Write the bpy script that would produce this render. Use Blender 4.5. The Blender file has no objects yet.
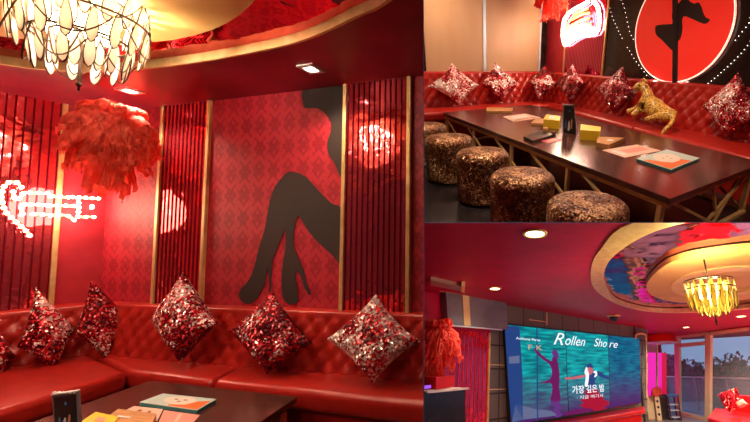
import bpy, bmesh, math, random
from mathutils import Vector, Matrix
random.seed(7)
PI = math.pi
SC = bpy.context.scene
COL = SC.collection
# ---------------------------------------------------------------- camera, world, exposure
F, CX, CY = 380.0, 520.0, 211.0
cam = bpy.data.cameras.new('camera'); camo = bpy.data.objects.new('camera', cam); COL.objects.link(camo)
cam.sensor_fit = 'HORIZONTAL'; cam.sensor_width = 36.0; cam.lens = 36.0 * F / 750.0
cam.shift_x = -(CX - 375.0) / 750.0; cam.clip_start = 0.02; cam.clip_end = 300
camo.rotation_euler = (PI / 2, 0, 0)
SC.camera = camo
SC.view_settings.view_transform = 'Standard'; SC.view_settings.look = 'None'
SC.view_settings.gamma = 1; SC.view_settings.use_curve_mapping = False
SC.view_settings.exposure = 0.1
W = bpy.data.worlds.new('dusk'); SC.world = W; W.use_nodes = True
WN = W.node_tree; bg = WN.nodes['Background']; bg.inputs['Strength'].default_value = 1.0
_tc = WN.nodes.new('ShaderNodeTexCoord'); _nz = WN.nodes.new('ShaderNodeTexNoise'); _nz.inputs['Scale'].default_value = 2.5
_cr = WN.nodes.new('ShaderNodeValToRGB')
_cr.color_ramp.elements[0].position = .35; _cr.color_ramp.elements[0].color = (.17, .28, .48, 1)
_cr.color_ramp.elements[1].position = .7; _cr.color_ramp.elements[1].color = (.26, .39, .62, 1)
WN.links.new(_tc.outputs['Generated'], _nz.inputs['Vector']); WN.links.new(_nz.outputs['Fac'], _cr.inputs['Fac'])
WN.links.new(_cr.outputs['Color'], bg.inputs['Color'])

# ---------------------------------------------------------------- the three rooms' poses
def ray(px, py): return Vector(((px - CX) / F, 1.0, -(py - CY) / F))
class Room:
    def __init__(s, u, h, a, b, z):
        s.u = Vector(u).normalized(); s.h = h
        P = s.w(a, z); e = (s.w(b, z) - P).normalized()
        s.e1 = e; s.e2 = s.u.cross(e); s.P0 = P
        o = P + s.u * (-h - P.dot(s.u))
        s.M = Matrix((s.e1, s.e2, s.u)).transposed().to_4x4(); s.M.translation = o
        s.Mi = s.M.inverted(); s.cam = s.Mi @ Vector((0, 0, 0)); s.planes = []
    def w(s, p, z):
        r = ray(*p); return r * (-(s.h - z) / r.dot(s.u))
    def at(s, px, py, z): return s.Mi @ s.w((px, py), z)
    def rl(s, px, py): return s.M.to_3x3().inverted() @ ray(px, py)
A = Room((-70, 380, 5348), 1.42, (103, 304.5), (415, 316), .85)
SB = 1.25 / 1.45
B = Room((CX - 496, -380, 1151 - CY), 1.25, (545, 72.5), (720, 87.4), 1.101 * SB)
Cr = Room((513.8 - CX, 380, CY + 689.7), 1.4, (501, 303.8), (650, 329.5), 2.484)
# every room ends at the party walls it shares with the others
def pn(p, q):
    n = ray(*p).cross(ray(*q)).normalized(); return n
def side(n, inside): return n if n.dot(ray(*inside)) > 0 else -n
A.planes = [side(pn((423.2, 0), (423.2, 422)), (200, 200))]
B.planes = [side(pn((423.9, 0), (423.9, 422)), (600, 200)), side(pn((423, 222.2), (750, 222.2)), (600, 100))]
Cr.planes = [side(pn((423.9, 0), (423.9, 422)), (600, 200)), side(pn((423, 222.9), (750, 222.9)), (600, 300))]

class Plane:                      # a vertical plane of a room: X along it, Y up, Z towards the room
    def __init__(s, R, a, b):
        s.R = R; s.a = Vector((a[0], a[1], 0)); t = Vector((b[0] - a[0], b[1] - a[1], 0)).normalized()
        up = Vector((0, 0, 1)); n = t.cross(up)
        if n.dot(R.cam - s.a) < 0: n = -n; t = -t
        s.t = t; s.n = n; s.hand = t.cross(up).dot(n)
        s.M = Matrix((t, up, n)).transposed().to_4x4(); s.M.translation = s.a
        if s.hand < 0: raise ValueError('flip plane')
    def pt(s, px, py, off=0.0):
        r = s.R.rl(px, py); o = s.R.cam
        k = (s.n.dot(s.a + s.n * off - o)) / s.n.dot(r)
        return o + r * k
    def xy(s, px, py, off=0.0):
        d = s.pt(px, py, off) - s.a; return Vector((d.dot(s.t), d.z))
# ---------------------------------------------------------------- materials
def mat(name, col, rough=.5, metal=0.0, emi=None, es=1.0, **kw):
    m = bpy.data.materials.new(name); m.use_nodes = True; b = m.node_tree.nodes['Principled BSDF']
    b.inputs['Base Color'].default_value = (*col, 1); b.inputs['Roughness'].default_value = rough; b.inputs['Metallic'].default_value = metal
    if emi: b.inputs['Emission Color'].default_value = (*emi, 1); b.inputs['Emission Strength'].default_value = es
    for k, v in kw.items(): b.inputs[k.replace('_', ' ')].default_value = v
    return m
def nd(m, t, **kw):
    n = m.node_tree.nodes.new(t)
    for k, v in kw.items(): setattr(n, k, v)
    return n
def lk(m, a, b): m.node_tree.links.new(a, b)
def bsdf(m): return m.node_tree.nodes['Principled BSDF']
def noisy(m, c1, c2, scale=8, detail=4, bump=0.0, lo=.35, hi=.65, stretch=None, rough=None):
    tc = nd(m, 'ShaderNodeTexCoord'); nz = nd(m, 'ShaderNodeTexNoise'); nz.inputs['Scale'].default_value = scale; nz.inputs['Detail'].default_value = detail
    src = tc.outputs['Object']
    if stretch:
        mp = nd(m, 'ShaderNodeMapping'); mp.inputs['Scale'].default_value = stretch; lk(m, src, mp.inputs['Vector']); src = mp.outputs['Vector']
    lk(m, src, nz.inputs['Vector'])
    cr = nd(m, 'ShaderNodeValToRGB'); e = cr.color_ramp.elements
    e[0].position = lo; e[0].color = (*c1, 1); e[1].position = hi; e[1].color = (*c2, 1)
    lk(m, nz.outputs['Fac'], cr.inputs['Fac']); lk(m, cr.outputs['Color'], bsdf(m).inputs['Base Color'])
    if bump:
        bp = nd(m, 'ShaderNodeBump'); bp.inputs['Strength'].default_value = bump; bp.inputs['Distance'].default_value = .01
        lk(m, nz.outputs['Fac'], bp.inputs['Height']); lk(m, bp.outputs['Normal'], bsdf(m).inputs['Normal'])
    return m
def M_(m, op, a, b=None, clamp=False):
    n = nd(m, 'ShaderNodeMath', operation=op); n.use_clamp = clamp
    for i, v in enumerate((a, b)):
        if v is None: continue
        if isinstance(v, (int, float)): n.inputs[i].default_value = v
        else: lk(m, v, n.inputs[i])
    return n.outputs[0]
def damask(name, c1, c2, cell=.2, rough=.55):
    m = mat(name, c1, rough); tc = nd(m, 'ShaderNodeTexCoord'); sp = nd(m, 'ShaderNodeSeparateXYZ'); lk(m, tc.outputs['Object'], sp.inputs[0])
    nz = nd(m, 'ShaderNodeTexNoise'); nz.inputs['Scale'].default_value = 3.0; lk(m, tc.outputs['Object'], nz.inputs['Vector'])
    x = M_(m, 'MULTIPLY', sp.outputs[0], 2 * PI / cell); y = M_(m, 'MULTIPLY', sp.outputs[1], 2 * PI / (cell * 1.35))
    def c(v, k): return M_(m, 'COSINE', M_(m, 'MULTIPLY', v, k))
    f = M_(m, 'MULTIPLY', c(x, .5), c(y, .5))
    g = M_(m, 'MULTIPLY', c(x, 1.5), c(y, 2.5)); h = M_(m, 'MULTIPLY', c(x, 3), c(y, 2)); k = M_(m, 'MULTIPLY', c(x, 4), c(y, 5))
    s = M_(m, 'ADD', M_(m, 'ABSOLUTE', f), M_(m, 'ADD', M_(m, 'MULTIPLY', g, .45), M_(m, 'ADD', M_(m, 'MULTIPLY', h, .35), M_(m, 'MULTIPLY', k, .2))))
    s = M_(m, 'ADD', s, M_(m, 'MULTIPLY', nz.outputs['Fac'], .3))
    cr = nd(m, 'ShaderNodeValToRGB'); e = cr.color_ramp.elements; e[0].position = .5; e[0].color = (*c1, 1); e[1].position = .72; e[1].color = (*c2, 1)
    lk(m, s, cr.inputs['Fac']); lk(m, cr.outputs['Color'], bsdf(m).inputs['Base Color'])
    return m
def sequin(name, cols, scale=70, bias=.5, rough=.22, metal=.75, seed=0.0):
    """cols: dark, mid, bright; a soft noise turns whole patches to the bright side"""
    m = mat(name, cols[0], rough, metal); tc = nd(m, 'ShaderNodeTexCoord')
    mp = nd(m, 'ShaderNodeMapping'); mp.inputs['Location'].default_value = (seed, seed * .7, 0); lk(m, tc.outputs['Object'], mp.inputs['Vector'])
    vo = nd(m, 'ShaderNodeTexVoronoi'); vo.inputs['Scale'].default_value = scale; lk(m, mp.outputs['Vector'], vo.inputs['Vector'])
    nz = nd(m, 'ShaderNodeTexNoise'); nz.inputs['Scale'].default_value = 4.5; nz.inputs['Detail'].default_value = 2; lk(m, mp.outputs['Vector'], nz.inputs['Vector'])
    sp = nd(m, 'ShaderNodeSeparateColor'); lk(m, vo.outputs['Color'], sp.inputs[0])
    v = M_(m, 'ADD', M_(m, 'MULTIPLY', M_(m, 'SUBTRACT', nz.outputs['Fac'], .5), 2.6), M_(m, 'ADD', M_(m, 'MULTIPLY', sp.outputs[0], .8), bias - .4))
    cr = nd(m, 'ShaderNodeValToRGB'); cr.color_ramp.interpolation = 'CONSTANT'; e = cr.color_ramp.elements
    e[0].position = 0; e[0].color = (*cols[0], 1); e[1].position = .38; e[1].color = (*cols[1], 1); q = e.new(.80); q.color = (*cols[2], 1)
    lk(m, v, cr.inputs['Fac']); lk(m, cr.outputs['Color'], bsdf(m).inputs['Base Color'])
    ge = nd(m, 'ShaderNodeNewGeometry'); vs = nd(m, 'ShaderNodeVectorMath', operation='SUBTRACT'); lk(m, vo.outputs['Color'], vs.inputs[0]); vs.inputs[1].default_value = (.5, .5, .5)
    sc = nd(m, 'ShaderNodeVectorMath', operation='SCALE'); lk(m, vs.outputs[0], sc.inputs[0]); sc.inputs['Scale'].default_value = 1.5
    ad = nd(m, 'ShaderNodeVectorMath', operation='ADD'); lk(m, ge.outputs['Normal'], ad.inputs[0]); lk(m, sc.outputs[0], ad.inputs[1])
    no = nd(m, 'ShaderNodeVectorMath', operation='NORMALIZE'); lk(m, ad.outputs[0], no.inputs[0]); lk(m, no.outputs[0], bsdf(m).inputs['Normal'])
    return m
def wavy_mirror(name, col, rough=.06, strength=.12, scale=5):
    m = mat(name, col, rough, 1.0); tc = nd(m, 'ShaderNodeTexCoord'); nz = nd(m, 'ShaderNodeTexNoise'); nz.inputs['Scale'].default_value = scale
    lk(m, tc.outputs['Object'], nz.inputs['Vector']); bp = nd(m, 'ShaderNodeBump'); bp.inputs['Strength'].default_value = strength; bp.inputs['Distance'].default_value = .05
    lk(m, nz.outputs['Fac'], bp.inputs['Height']); lk(m, bp.outputs['Normal'], bsdf(m).inputs['Normal']); return m
def glassy(name, col, alpha=.3, rough=.05):
    m = mat(name, col, rough); b = bsdf(m); b.inputs['Alpha'].default_value = alpha; return m
K = {}
K['paper'] = damask('red_damask', (.50, .018, .036), (.33, .007, .020), .15)
K['paper_plain'] = noisy(mat('red_plain_paper', (.4, .01, .03), .6), (.40, .012, .03), (.50, .018, .04), 6)
K['soffit'] = noisy(mat('soffit_red', (.4, .02, .05), .38), (.27, .010, .035), (.34, .014, .045), 5, bump=.05)
K['gold'] = noisy(mat('brushed_gold', (.75, .45, .14), .42, .45), (.74, .48, .18), (.88, .62, .28), 12)
K['gold_disc'] = noisy(mat('gold_paint', (.78, .52, .16), .5, .25), (.70, .44, .12), (.80, .54, .18), 2)
K['gold_pale'] = noisy(mat('pale_gold', (.85, .66, .28), .45, .2), (.80, .60, .22), (.9, .72, .34), 3)
K['mirror_red'] = wavy_mirror('red_mirror', (.90, .10, .12), .05, .25, 4); bsdf(K['mirror_red']).inputs['Metallic'].default_value = .8
K['mirror_ceiling'] = wavy_mirror('ceiling_mirror', (.75, .12, .16), .04, .35, 3)
K['rod'] = mat('red_mirror_fluting', (.30, .01, .03), .15, .6)
K['leather'] = noisy(mat('red_leather', (.5, .02, .015), .32), (.38, .013, .009), (.45, .019, .012), 14, bump=.06)
K['leather_c'] = noisy(mat('bright_red_leather', (.8, .01, .01), .3), (.70, .006, .010), (.80, .012, .012), 14, bump=.05)
K['black_decal'] = mat('matt_black_print', (.028, .016, .014), .7)
K['table'] = noisy(mat('dark_table', (.05, .02, .012), .2), (.062, .021, .015), (.085, .028, .020), 3, stretch=(1, 12, 1))
bsdf(K['table']).inputs['Specular IOR Level'].default_value = .9
K['black'] = mat('black_plastic', (.012, .012, .014), .35)
K['black_gloss'] = noisy(mat('black_gloss_panel', (.02, .012, .01), .12), (.016, .010, .009), (.030, .018, .014), 2)
K['floor_dark'] = noisy(mat('dark_floor', (.02, .015, .02), .25), (.012, .010, .012), (.028, .022, .026), 3)
K['floor_c'] = noisy(mat('grey_floor', (.3, .22, .24), .35), (.24, .17, .19), (.32, .25, .27), 3)
K['bronze'] = mat('dark_bronze', (.09, .05, .03), .3, .8)
K['steel'] = mat('chrome', (.8, .8, .82), .15, 1)
K['silver'] = mat('silver_strip', (.60, .74, .85), .4, .2)
K['blind'] = noisy(mat('tan_blind', (.42, .26, .14), .5), (.50, .31, .17), (.56, .36, .20), 2, stretch=(1, .2, 1))
K['white'] = mat('white_card', (.8, .76, .72), .5)
K['cream'] = noisy(mat('cream_frame', (.72, .52, .33), .5), (.82, .62, .38), (.90, .70, .45), 4)
K['tile'] = noisy(mat('olive_tile', (.12, .09, .07), .4), (.085, .075, .058), (.15, .12, .09), 5, stretch=(3, 1, 1))
K['yellow'] = mat('yellow_card', (.85, .58, .02), .45)
K['wood'] = noisy(mat('light_wood', (.5, .22, .07), .5), (.42, .19, .06), (.56, .28, .10), 8, stretch=(1, 8, 1))
K['bulb'] = mat('lit_bulb', (1, .9, .8), .3, emi=(1, .80, .58), es=22)
K['bulb_core'] = mat('lit_lamp', (1, .9, .8), .3, emi=(1, .74, .45), es=14)
K['down'] = mat('lit_downlight', (1, .95, .9), .3, emi=(1, .9, .75), es=12)
K['down_y'] = mat('lit_downlight_yellow', (1, .95, .6), .3, emi=(1, .9, .45), es=8)
K['feather'] = noisy(mat('red_feather', (.8, .03, .02), .8), (.92, .07, .045), (1, .20, .13), 18)
def crystal_mat(n, c, f=.55):
    m = mat(n, c, .12); b = bsdf(m); b.inputs['Transmission Weight'].default_value = .0
    tr = nd(m, 'ShaderNodeBsdfTranslucent'); tr.inputs['Color'].default_value = (*c, 1); mx = nd(m, 'ShaderNodeMixShader'); mx.inputs[0].default_value = .8
    out = m.node_tree.nodes['Material Output']; lk(m, b.outputs[0], mx.inputs[1]); lk(m, tr.outputs[0], mx.inputs[2]); lk(m, mx.outputs[0], out.inputs['Surface']); return m
def add_translucent(m, c, f):
    tr = nd(m, 'ShaderNodeBsdfTranslucent'); tr.inputs['Color'].default_value = (*c, 1); mx = nd(m, 'ShaderNodeMixShader'); mx.inputs[0].default_value = f
    out = m.node_tree.nodes['Material Output']; lk(m, bsdf(m).outputs[0], mx.inputs[1]); lk(m, tr.outputs[0], mx.inputs[2]); lk(m, mx.outputs[0], out.inputs['Surface'])
add_translucent(K['feather'], (1, .10, .06), .4)
K['crystal'] = crystal_mat('frosted_crystal', (.98, .93, .86))
K['crystal_y'] = crystal_mat('yellow_crystal', (.95, .85, .35))
SEQ_RED = [(.11, .003, .008), (.52, .010, .020), (1.0, .84, .80)]
SEQ_BRN = [(.045, .018, .010), (.20, .075, .028), (.80, .52, .28)]
K['seq_brown'] = sequin('brown_sequins', [(.10, .035, .012), (.36, .14, .045), (.95, .62, .34)], 85, .40, .35, .25)
# ---------------------------------------------------------------- mesh tools
class MB:
    def __init__(s): s.v = []; s.f = []
    def add(s, vs, fs):
        n = len(s.v); s.v += [Vector(v) for v in vs]; s.f += [tuple(i + n for i in f) for f in fs]; return s
    def box(s, c, d, M=None):
        x, y, z = d[0] / 2, d[1] / 2, d[2] / 2
        vs = [Vector((a * x, b * y, e * z)) for a in (-1, 1) for b in (-1, 1) for e in (-1, 1)]
        vs = [(M @ v if M else v) + Vector(c) for v in vs]
        return s.add(vs, [(0, 1, 3, 2), (4, 6, 7, 5), (0, 4, 5, 1), (2, 3, 7, 6), (0, 2, 6, 4), (1, 5, 7, 3)])
    def bbox(s, c, d, r=.01, M=None):     # box with softened edges
        bm = bmesh.new(); bmesh.ops.create_cube(bm, size=1)
        for v in bm.verts: v.co = Vector((v.co.x * d[0], v.co.y * d[1], v.co.z * d[2]))
        bmesh.ops.bevel(bm, geom=bm.edges[:], offset=r, segments=3, affect='EDGES', profile=.6)
        bm.verts.index_update(); vs = [(M @ v.co if M else v.co) + Vector(c) for v in bm.verts]; fs = [tuple(v.index for v in f.verts) for f in bm.faces]; bm.free()
        return s.add(vs, fs)
    def prism(s, poly, z0, z1):           # polygon in XY, extruded along Z
        n = len(poly); vs = [(p[0], p[1], z0) for p in poly] + [(p[0], p[1], z1) for p in poly]
        fs = [tuple(range(n))[::-1], tuple(range(n, 2 * n))] + [(i, (i + 1) % n, (i + 1) % n + n, i + n) for i in range(n)]
        return s.add(vs, fs)
    def ring(s, po, pi, z0, z1):          # band between two closed outlines with the same count
        n = len(po); vs = [(p[0], p[1], z) for z in (z0, z1) for pl in (po, pi) for p in pl]; fs = []
        for i in range(n):
            j = (i + 1) % n; a, b, c, d = 0, n, 2 * n, 3 * n
            fs += [(a + i, a + j, b + j, b + i), (c + i, d + i, d + j, c + j), (a + i, c + i, c + j, a + j), (b + i, b + j, d + j, d + i)]
        return s.add(vs, fs)
    def tube(s, pts, r, n=8, closed=False):
        pts = [Vector(p) for p in pts]; m = len(pts); vs = []; fs = []; prev = None
        for i, p in enumerate(pts):
            if closed: d = pts[(i + 1) % m] - pts[i - 1]
            else: d = pts[min(i + 1, m - 1)] - pts[max(i - 1, 0)]
            d.normalize()
            if prev is None: a = d.orthogonal().normalized()
            else:
                a = prev - d * prev.dot(d)
                a = a.normalized() if a.length > 1e-6 else d.orthogonal().normalized()
            prev = a; b = d.cross(a); rr = r[i] if isinstance(r, (list, tuple)) else r
            vs += [p + (a * math.cos(2 * PI * k / n) + b * math.sin(2 * PI * k / n)) * rr for k in range(n)]
        for i in range(m if closed else m - 1):
            for k in range(n):
                j = (i + 1) % m; fs.append((i * n + k, i * n + (k + 1) % n, j * n + (k + 1) % n, j * n + k))
        if not closed: fs += [tuple(range(n))[::-1], tuple(range((m - 1) * n, m * n))]
        return s.add(vs, fs)
    def lathe(s, prof, n=32, c=(0, 0, 0)):
        vs = []; fs = []; m = len(prof)
        for r, z in prof: vs += [(c[0] + r * math.cos(2 * PI * k / n), c[1] + r * math.sin(2 * PI * k / n), c[2] + z) for k in range(n)]
        for i in range(m - 1):
            for k in range(n): fs.append((i * n + k, i * n + (k + 1) % n, (i + 1) * n + (k + 1) % n, (i + 1) * n + k))
        fs += [tuple(range(n))[::-1], tuple(range((m - 1) * n, m * n))]
        return s.add(vs, fs)
    def ball(s, c, r, sub=1, sc=(1, 1, 1)):
        bm = bmesh.new(); bmesh.ops.create_icosphere(bm, subdivisions=sub, radius=r); bm.verts.index_update()
        vs = [Vector((v.co.x * sc[0], v.co.y * sc[1], v.co.z * sc[2])) + Vector(c) for v in bm.verts]; fs = [tuple(v.index for v in f.verts) for f in bm.faces]; bm.free()
        return s.add(vs, fs)
    def grid(s, fn, nu, nv, closed=False):
        vs = [fn(i / nu, j / nv) for j in range(nv + 1) for i in range(nu + 1)]; w = nu + 1
        fs = [(j * w + i, j * w + i + 1, (j + 1) * w + i + 1, (j + 1) * w + i) for j in range(nv) for i in range(nu)]
        return s.add(vs, fs)
    def build(s, name, m, parent=None, M=None, smooth=False):
        me = bpy.data.meshes.new(name); me.from_pydata([tuple(v) for v in s.v], [], s.f); me.materials.append(m)
        bm = bmesh.new(); bm.from_mesh(me); bmesh.ops.recalc_face_normals(bm, faces=bm.faces[:]); bm.to_mesh(me); bm.free()
        if smooth:
            me.polygons.foreach_set('use_smooth', [True] * len(me.polygons)); me.set_sharp_from_angle(angle=math.radians(50))
        o = bpy.data.objects.new(name, me); COL.objects.link(o)
        if parent: o.parent = parent
        if M is not None: o.matrix_basis = M
        return o
ROOMS = []      # (root object, room) for the cut at the party walls
def reg(o, R): ROOMS.append((o, R)); return o
def tag(o, label, cat, group=None, kind=None):
    o['label'] = label; o['category'] = cat
    if group: o['group'] = group
    if kind: o['kind'] = kind
    return o
def struct(o, R, label=None):
    o['kind'] = 'structure'
    if label: o['label'] = label
    if R: reg(o, R)
    return o
def thing(name, R, M, label, cat, group=None):
    o = bpy.data.objects.new(name, None); COL.objects.link(o); o.empty_display_size = .1
    o.matrix_basis = R.M @ M; tag(o, label, cat, group); return reg(o, R)
def T(x, y, z=0): return Matrix.Translation((x, y, z))
def Rz(a): return Matrix.Rotation(a, 4, 'Z')
def P2(R, pts, z): return [R.at(p[0], p[1], z).to_2d() for p in pts]
def copy_tree(o, parent=None):
    c = o.copy(); COL.objects.link(c)
    if parent: c.parent = parent
    for ch in o.children: copy_tree(ch, c)
    return c
def spline(pts, n=8, closed=True):
    out = []; m = len(pts); P = [Vector(p) for p in pts]
    for i in range(m if closed else m - 1):
        g = (lambda k: P[k % m]) if closed else (lambda k: P[max(0, min(m - 1, k))])
        a, b, c, d = g(i - 1), g(i), g(i + 1), g(i + 2)
        for k in range(n):
            t = k / n; out.append(.5 * ((2 * b) + (c - a) * t + (2 * a - 5 * b + 4 * c - d) * t * t + (3 * b - a - 3 * c + d) * t ** 3))
    if not closed: out.append(P[-1])
    return out
def lamp(kind, name, R, loc, energy, col, parent=None, size=.1, spot=None, blend=.6, target=None):
    l = bpy.data.lights.new(name, kind); l.energy = energy; l.color = col
    if kind == 'AREA': l.size = size
    else: l.shadow_soft_size = size
    if kind == 'SPOT': l.spot_size = spot or 2.0; l.spot_blend = blend
    o = bpy.data.objects.new(name, l); COL.objects.link(o)
    Ml = T(*loc)
    if target is not None: Ml = Ml @ (Vector(target) - Vector(loc)).to_track_quat('-Z', 'Y').to_matrix().to_4x4()
    if parent: o.parent = parent; o.matrix_basis = Ml
    else: o.matrix_basis = R.M @ Ml
    return o
# ---------------------------------------------------------------- wall planes
WA_R = Plane(A, (-.10, .03), (3, .03))
WA_L = Plane(A, (-.30, -.55), (-.10, .03))
WB_R = Plane(B, (0, 0), (3, 0))
_a = math.radians(-79.4); WB_L = Plane(B, (math.cos(_a) * 3, math.sin(_a) * 3), (0, 0))
WC_S = Plane(Cr, (0, .02), (3, .02))
_f1, _f2 = Cr.at(680, 415, 0), Cr.at(707, 420, 0)
WC_W = Plane(Cr, _f1[:2], _f2[:2])
HA, HB, HC = 2.70, 2.9, 2.484
# ---------------------------------------------------------------- builders shared by the rooms
def outline_to_rect(inner, c, x0, x1, y0, y1):
    out = []
    for p in inner:
        d = p - c; k = 1e9
        if d.x > 1e-9: k = min(k, (x1 - c.x) / d.x)
        if d.x < -1e-9: k = min(k, (x0 - c.x) / d.x)
        if d.y > 1e-9: k = min(k, (y1 - c.y) / d.y)
        if d.y < -1e-9: k = min(k, (y0 - c.y) / d.y)
        out.append(c + d * k)
    return out
def wall(name, P, s0, s1, z0, z1, m, th=.1, off=0.0, label=None):
    mb = MB().prism([(s0, z0), (s1, z0), (s1, z1), (s0, z1)], off - th, off)
    return struct(mb.build(name, m, None, P.R.M @ P.M), P.R, label)
def pillow(R, P, px, offs, m, label, cat='pillow', group=None, th=.105, name='sequin_pillow'):
    """px: top, left, bottom, right corners; offs: their distances in front of the plane"""
    t, l, b, r = [P.pt(q[0], q[1], o) for q, o in zip(px, offs)]
    nrm = (t - b).cross(r - l).normalized()
    if nrm.dot(R.cam - b) < 0: nrm = -nrm
    def fn(sgn):
        def f(i, j):
            u, v = 2 * i - 1, 2 * j - 1
            u2 = u * (1 - .11 * (1 - v * v)); v2 = v * (1 - .11 * (1 - u * u))
            a, c = (u2 + 1) / 2, (v2 + 1) / 2
            p = b * (1 - a) * (1 - c) + r * a * (1 - c) + l * (1 - a) * c + t * a * c
            w = 1.0 + .10 * math.sin(7 * i + 3 * j) * math.sin(5 * j)
            return p + nrm * sgn * th * ((1 - u * u) * (1 - v * v) + .0005) ** .42 * w - b
        return f
    mb = MB(); mb.grid(fn(1), 26, 26); mb.grid(fn(-1), 26, 26)
    o = mb.build(name, m, None, R.M @ T(*b), smooth=True); bm = bmesh.new(); bm.from_mesh(o.data); bmesh.ops.remove_doubles(bm, verts=bm.verts[:], dist=.004)
    bmesh.ops.recalc_face_normals(bm, faces=bm.faces[:]); bm.to_mesh(o.data); bm.free()
    tag(o, label, cat, group); return reg(o, R)
def tufted(P, s0, s1, z0, z1, o0, o1, root, m, rootM, cell=.15, depth=.035, name='backrest', top=.12):
    """diamond-tufted upholstery on a vertical plane, leaning from o0 (bottom) to o1 (top), folded back over its top"""
    n = max(8, int((s1 - s0) / .022)); k = max(12, int((z1 - z0) / .022)); kt = 6
    def tuft(s, z): 
        a = abs(math.sin(PI * (s / cell + z / (cell * 1.15)) ) * math.sin(PI * (s / cell - z / (cell * 1.15))))
        return depth * (a ** .38 - .75)
    mb = MB(); vs = []; fs = []
    for j in range(k + kt + 1):
        for i in range(n + 1):
            s = s0 + (s1 - s0) * i / n
            if j <= k:
                t = j / k; z = z0 + (z1 - z0) * t; o = o0 + (o1 - o0) * t
                fade = min(1, (1 - t) / .12, 1) if t > .88 else 1
                o += tuft(s, z) * fade; r = .035
                if t > .85: o -= .0
            else:
                q = (j - k) / kt * PI / 2; z = z1 + .03 * math.sin(q); o = o1 - top * (1 - math.cos(q))
            vs.append((s, z, o))
    w = n + 1
    fs = [(j * w + i, j * w + i + 1, (j + 1) * w + i + 1, (j + 1) * w + i) for j in range(k + kt) for i in range(n)]
    mb.add(vs, fs)
    ends = [0, n]
    for e in ends:      # close the two ends
        idx = [len(mb.v)]; ring_ = [Vector(vs[j * w + e]) for j in range(k + kt + 1)]
        mb.add(ring_ + [Vector((vs[e][0], z0, o1 - top))], [tuple(range(k + kt + 2))])
    return mb.build(name, m, root, rootM @ P.M if rootM is not None else P.M, smooth=True)
def cushion(poly, z0, z1, root, m, name='seat_cushion', bev=.045, puff=.015):
    bm = bmesh.new(); n = len(poly)
    lo = [bm.verts.new((p[0], p[1], z0)) for p in poly]; hi = [bm.verts.new((p[0], p[1], z1 - puff)) for p in poly]
    bm.faces.new(lo[::-1]); tf = bm.faces.new(hi)
    for i in range(n): bm.faces.new((lo[i], lo[(i + 1) % n], hi[(i + 1) % n], hi[i]))
    bmesh.ops.recalc_face_normals(bm, faces=bm.faces[:])
    bmesh.ops.bevel(bm, geom=[e for e in bm.edges], offset=bev, segments=4, affect='EDGES', profile=.5)
    bmesh.ops.triangulate(bm, faces=[f for f in bm.faces if len(f.verts) > 4])
    me = bpy.data.meshes.new(name); bm.to_mesh(me); bm.free(); me.materials.append(m)
    me.polygons.foreach_set('use_smooth', [True] * len(me.polygons)); me.set_sharp_from_angle(angle=math.radians(40))
    o = bpy.data.objects.new(name, me); COL.objects.link(o); o.parent = root; return o
def slab(poly, z0, z1, name, m, root, z=0): return MB().prism([(p[0], p[1]) for p in poly], z0, z1).build(name, m, root)
def text_mesh(name, body, size, m, root, M, ext=.002, shear=0.0, off=0.0):
    c = bpy.data.curves.new(name, 'FONT'); c.body = body; c.size = size; c.extrude = ext; c.shear = shear; c.offset = off
    c.align_x = 'CENTER'; c.align_y = 'CENTER'
    t = bpy.data.objects.new(name, c); COL.objects.link(t); dg = bpy.context.evaluated_depsgraph_get(); dg.update()
    me = bpy.data.meshes.new_from_object(t.evaluated_get(dg)); bpy.data.objects.remove(t)
    me.materials.clear(); me.materials.append(m); o = bpy.data.objects.new(name, me); COL.objects.link(o)
    if root: o.parent = root
    o.matrix_basis = M; return o
def fluted_mirror(P, px0, px1, ytop, ybot, label, gold=(True, True), pitch=.05, m=None, mr=None, offm=.004, zt=None, zb=None, rr=.006):
    ym = (ytop + ybot) / 2
    a = P.xy(px0, ym, .01); b = P.xy(px1, ym, .01); s0, s1 = sorted((a.x, b.x)); z1 = zt if zt else max(P.xy(px0, ytop).y, P.xy(px1, ytop).y); z0 = zb if zb is not None else min(P.xy(px0, ybot).y, P.xy(px1, ybot).y)
    c = (s0 + s1) / 2; root = thing('mirror_panel', P.R, P.M @ T(c, z0, 0), label, 'mirror')
    h = z1 - z0; w = s1 - s0
    MB().box((0, h / 2, .006), (w, h, .008)).build('mirror_pane', m or K['mirror_red'], root)
    mb = MB(); n = int(w / pitch)
    for i in range(n + 1): mb.tube([(-w / 2 + (i + .5) * w / (n + 1), 0, .012), (-w / 2 + (i + .5) * w / (n + 1), h, .012)], rr, 6)
    mb.build('fluting', mr or K['rod'], root)
    for g, x in zip(gold, (-w / 2, w / 2)):
        if g: MB().bbox((x, h / 2, .015), (.035, h, .03), .006).build('gold_edge_strip', K['gold'], root)
    return root
def downlight(R, px, py, z, label, energy, m='down', r=.05, col=(1, .72, .5), spot=2.4, square=False, group='recessed ceiling downlights'):
    p = R.at(px, py, z); t = thing('downlight', R, T(p.x, p.y, z), label, 'ceiling light', group)
    if square:
        MB().ring([(x * r * 1.5, y * r * 1.5) for x, y in ((-1, -1), (1, -1), (1, 1), (-1, 1))], [(x * r * .9, y * r * .9) for x, y in ((-1, -1), (1, -1), (1, 1), (-1, 1))], -.014, 0).build('trim_plate', K['white'], t)
    else:
        c = [(r * 1.25 * math.cos(a * PI / 12), r * 1.25 * math.sin(a * PI / 12)) for a in range(24)]; ci = [(x * .8, y * .8) for x, y in c]
        MB().ring(c, ci, -.014, 0).build('trim_ring', K['gold_pale'] if m == 'down_y' else K['white'], t)
    MB().lathe([(r * .9, -.011), (r * .9, -.004)], 20).build('lit_lens', K[m], t)
    if energy: lamp('SPOT', 'downlight_beam', R, (0, 0, -.03), energy, col, t, .06, spot, .8, target=(0, 0, -2))
    return t
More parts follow.
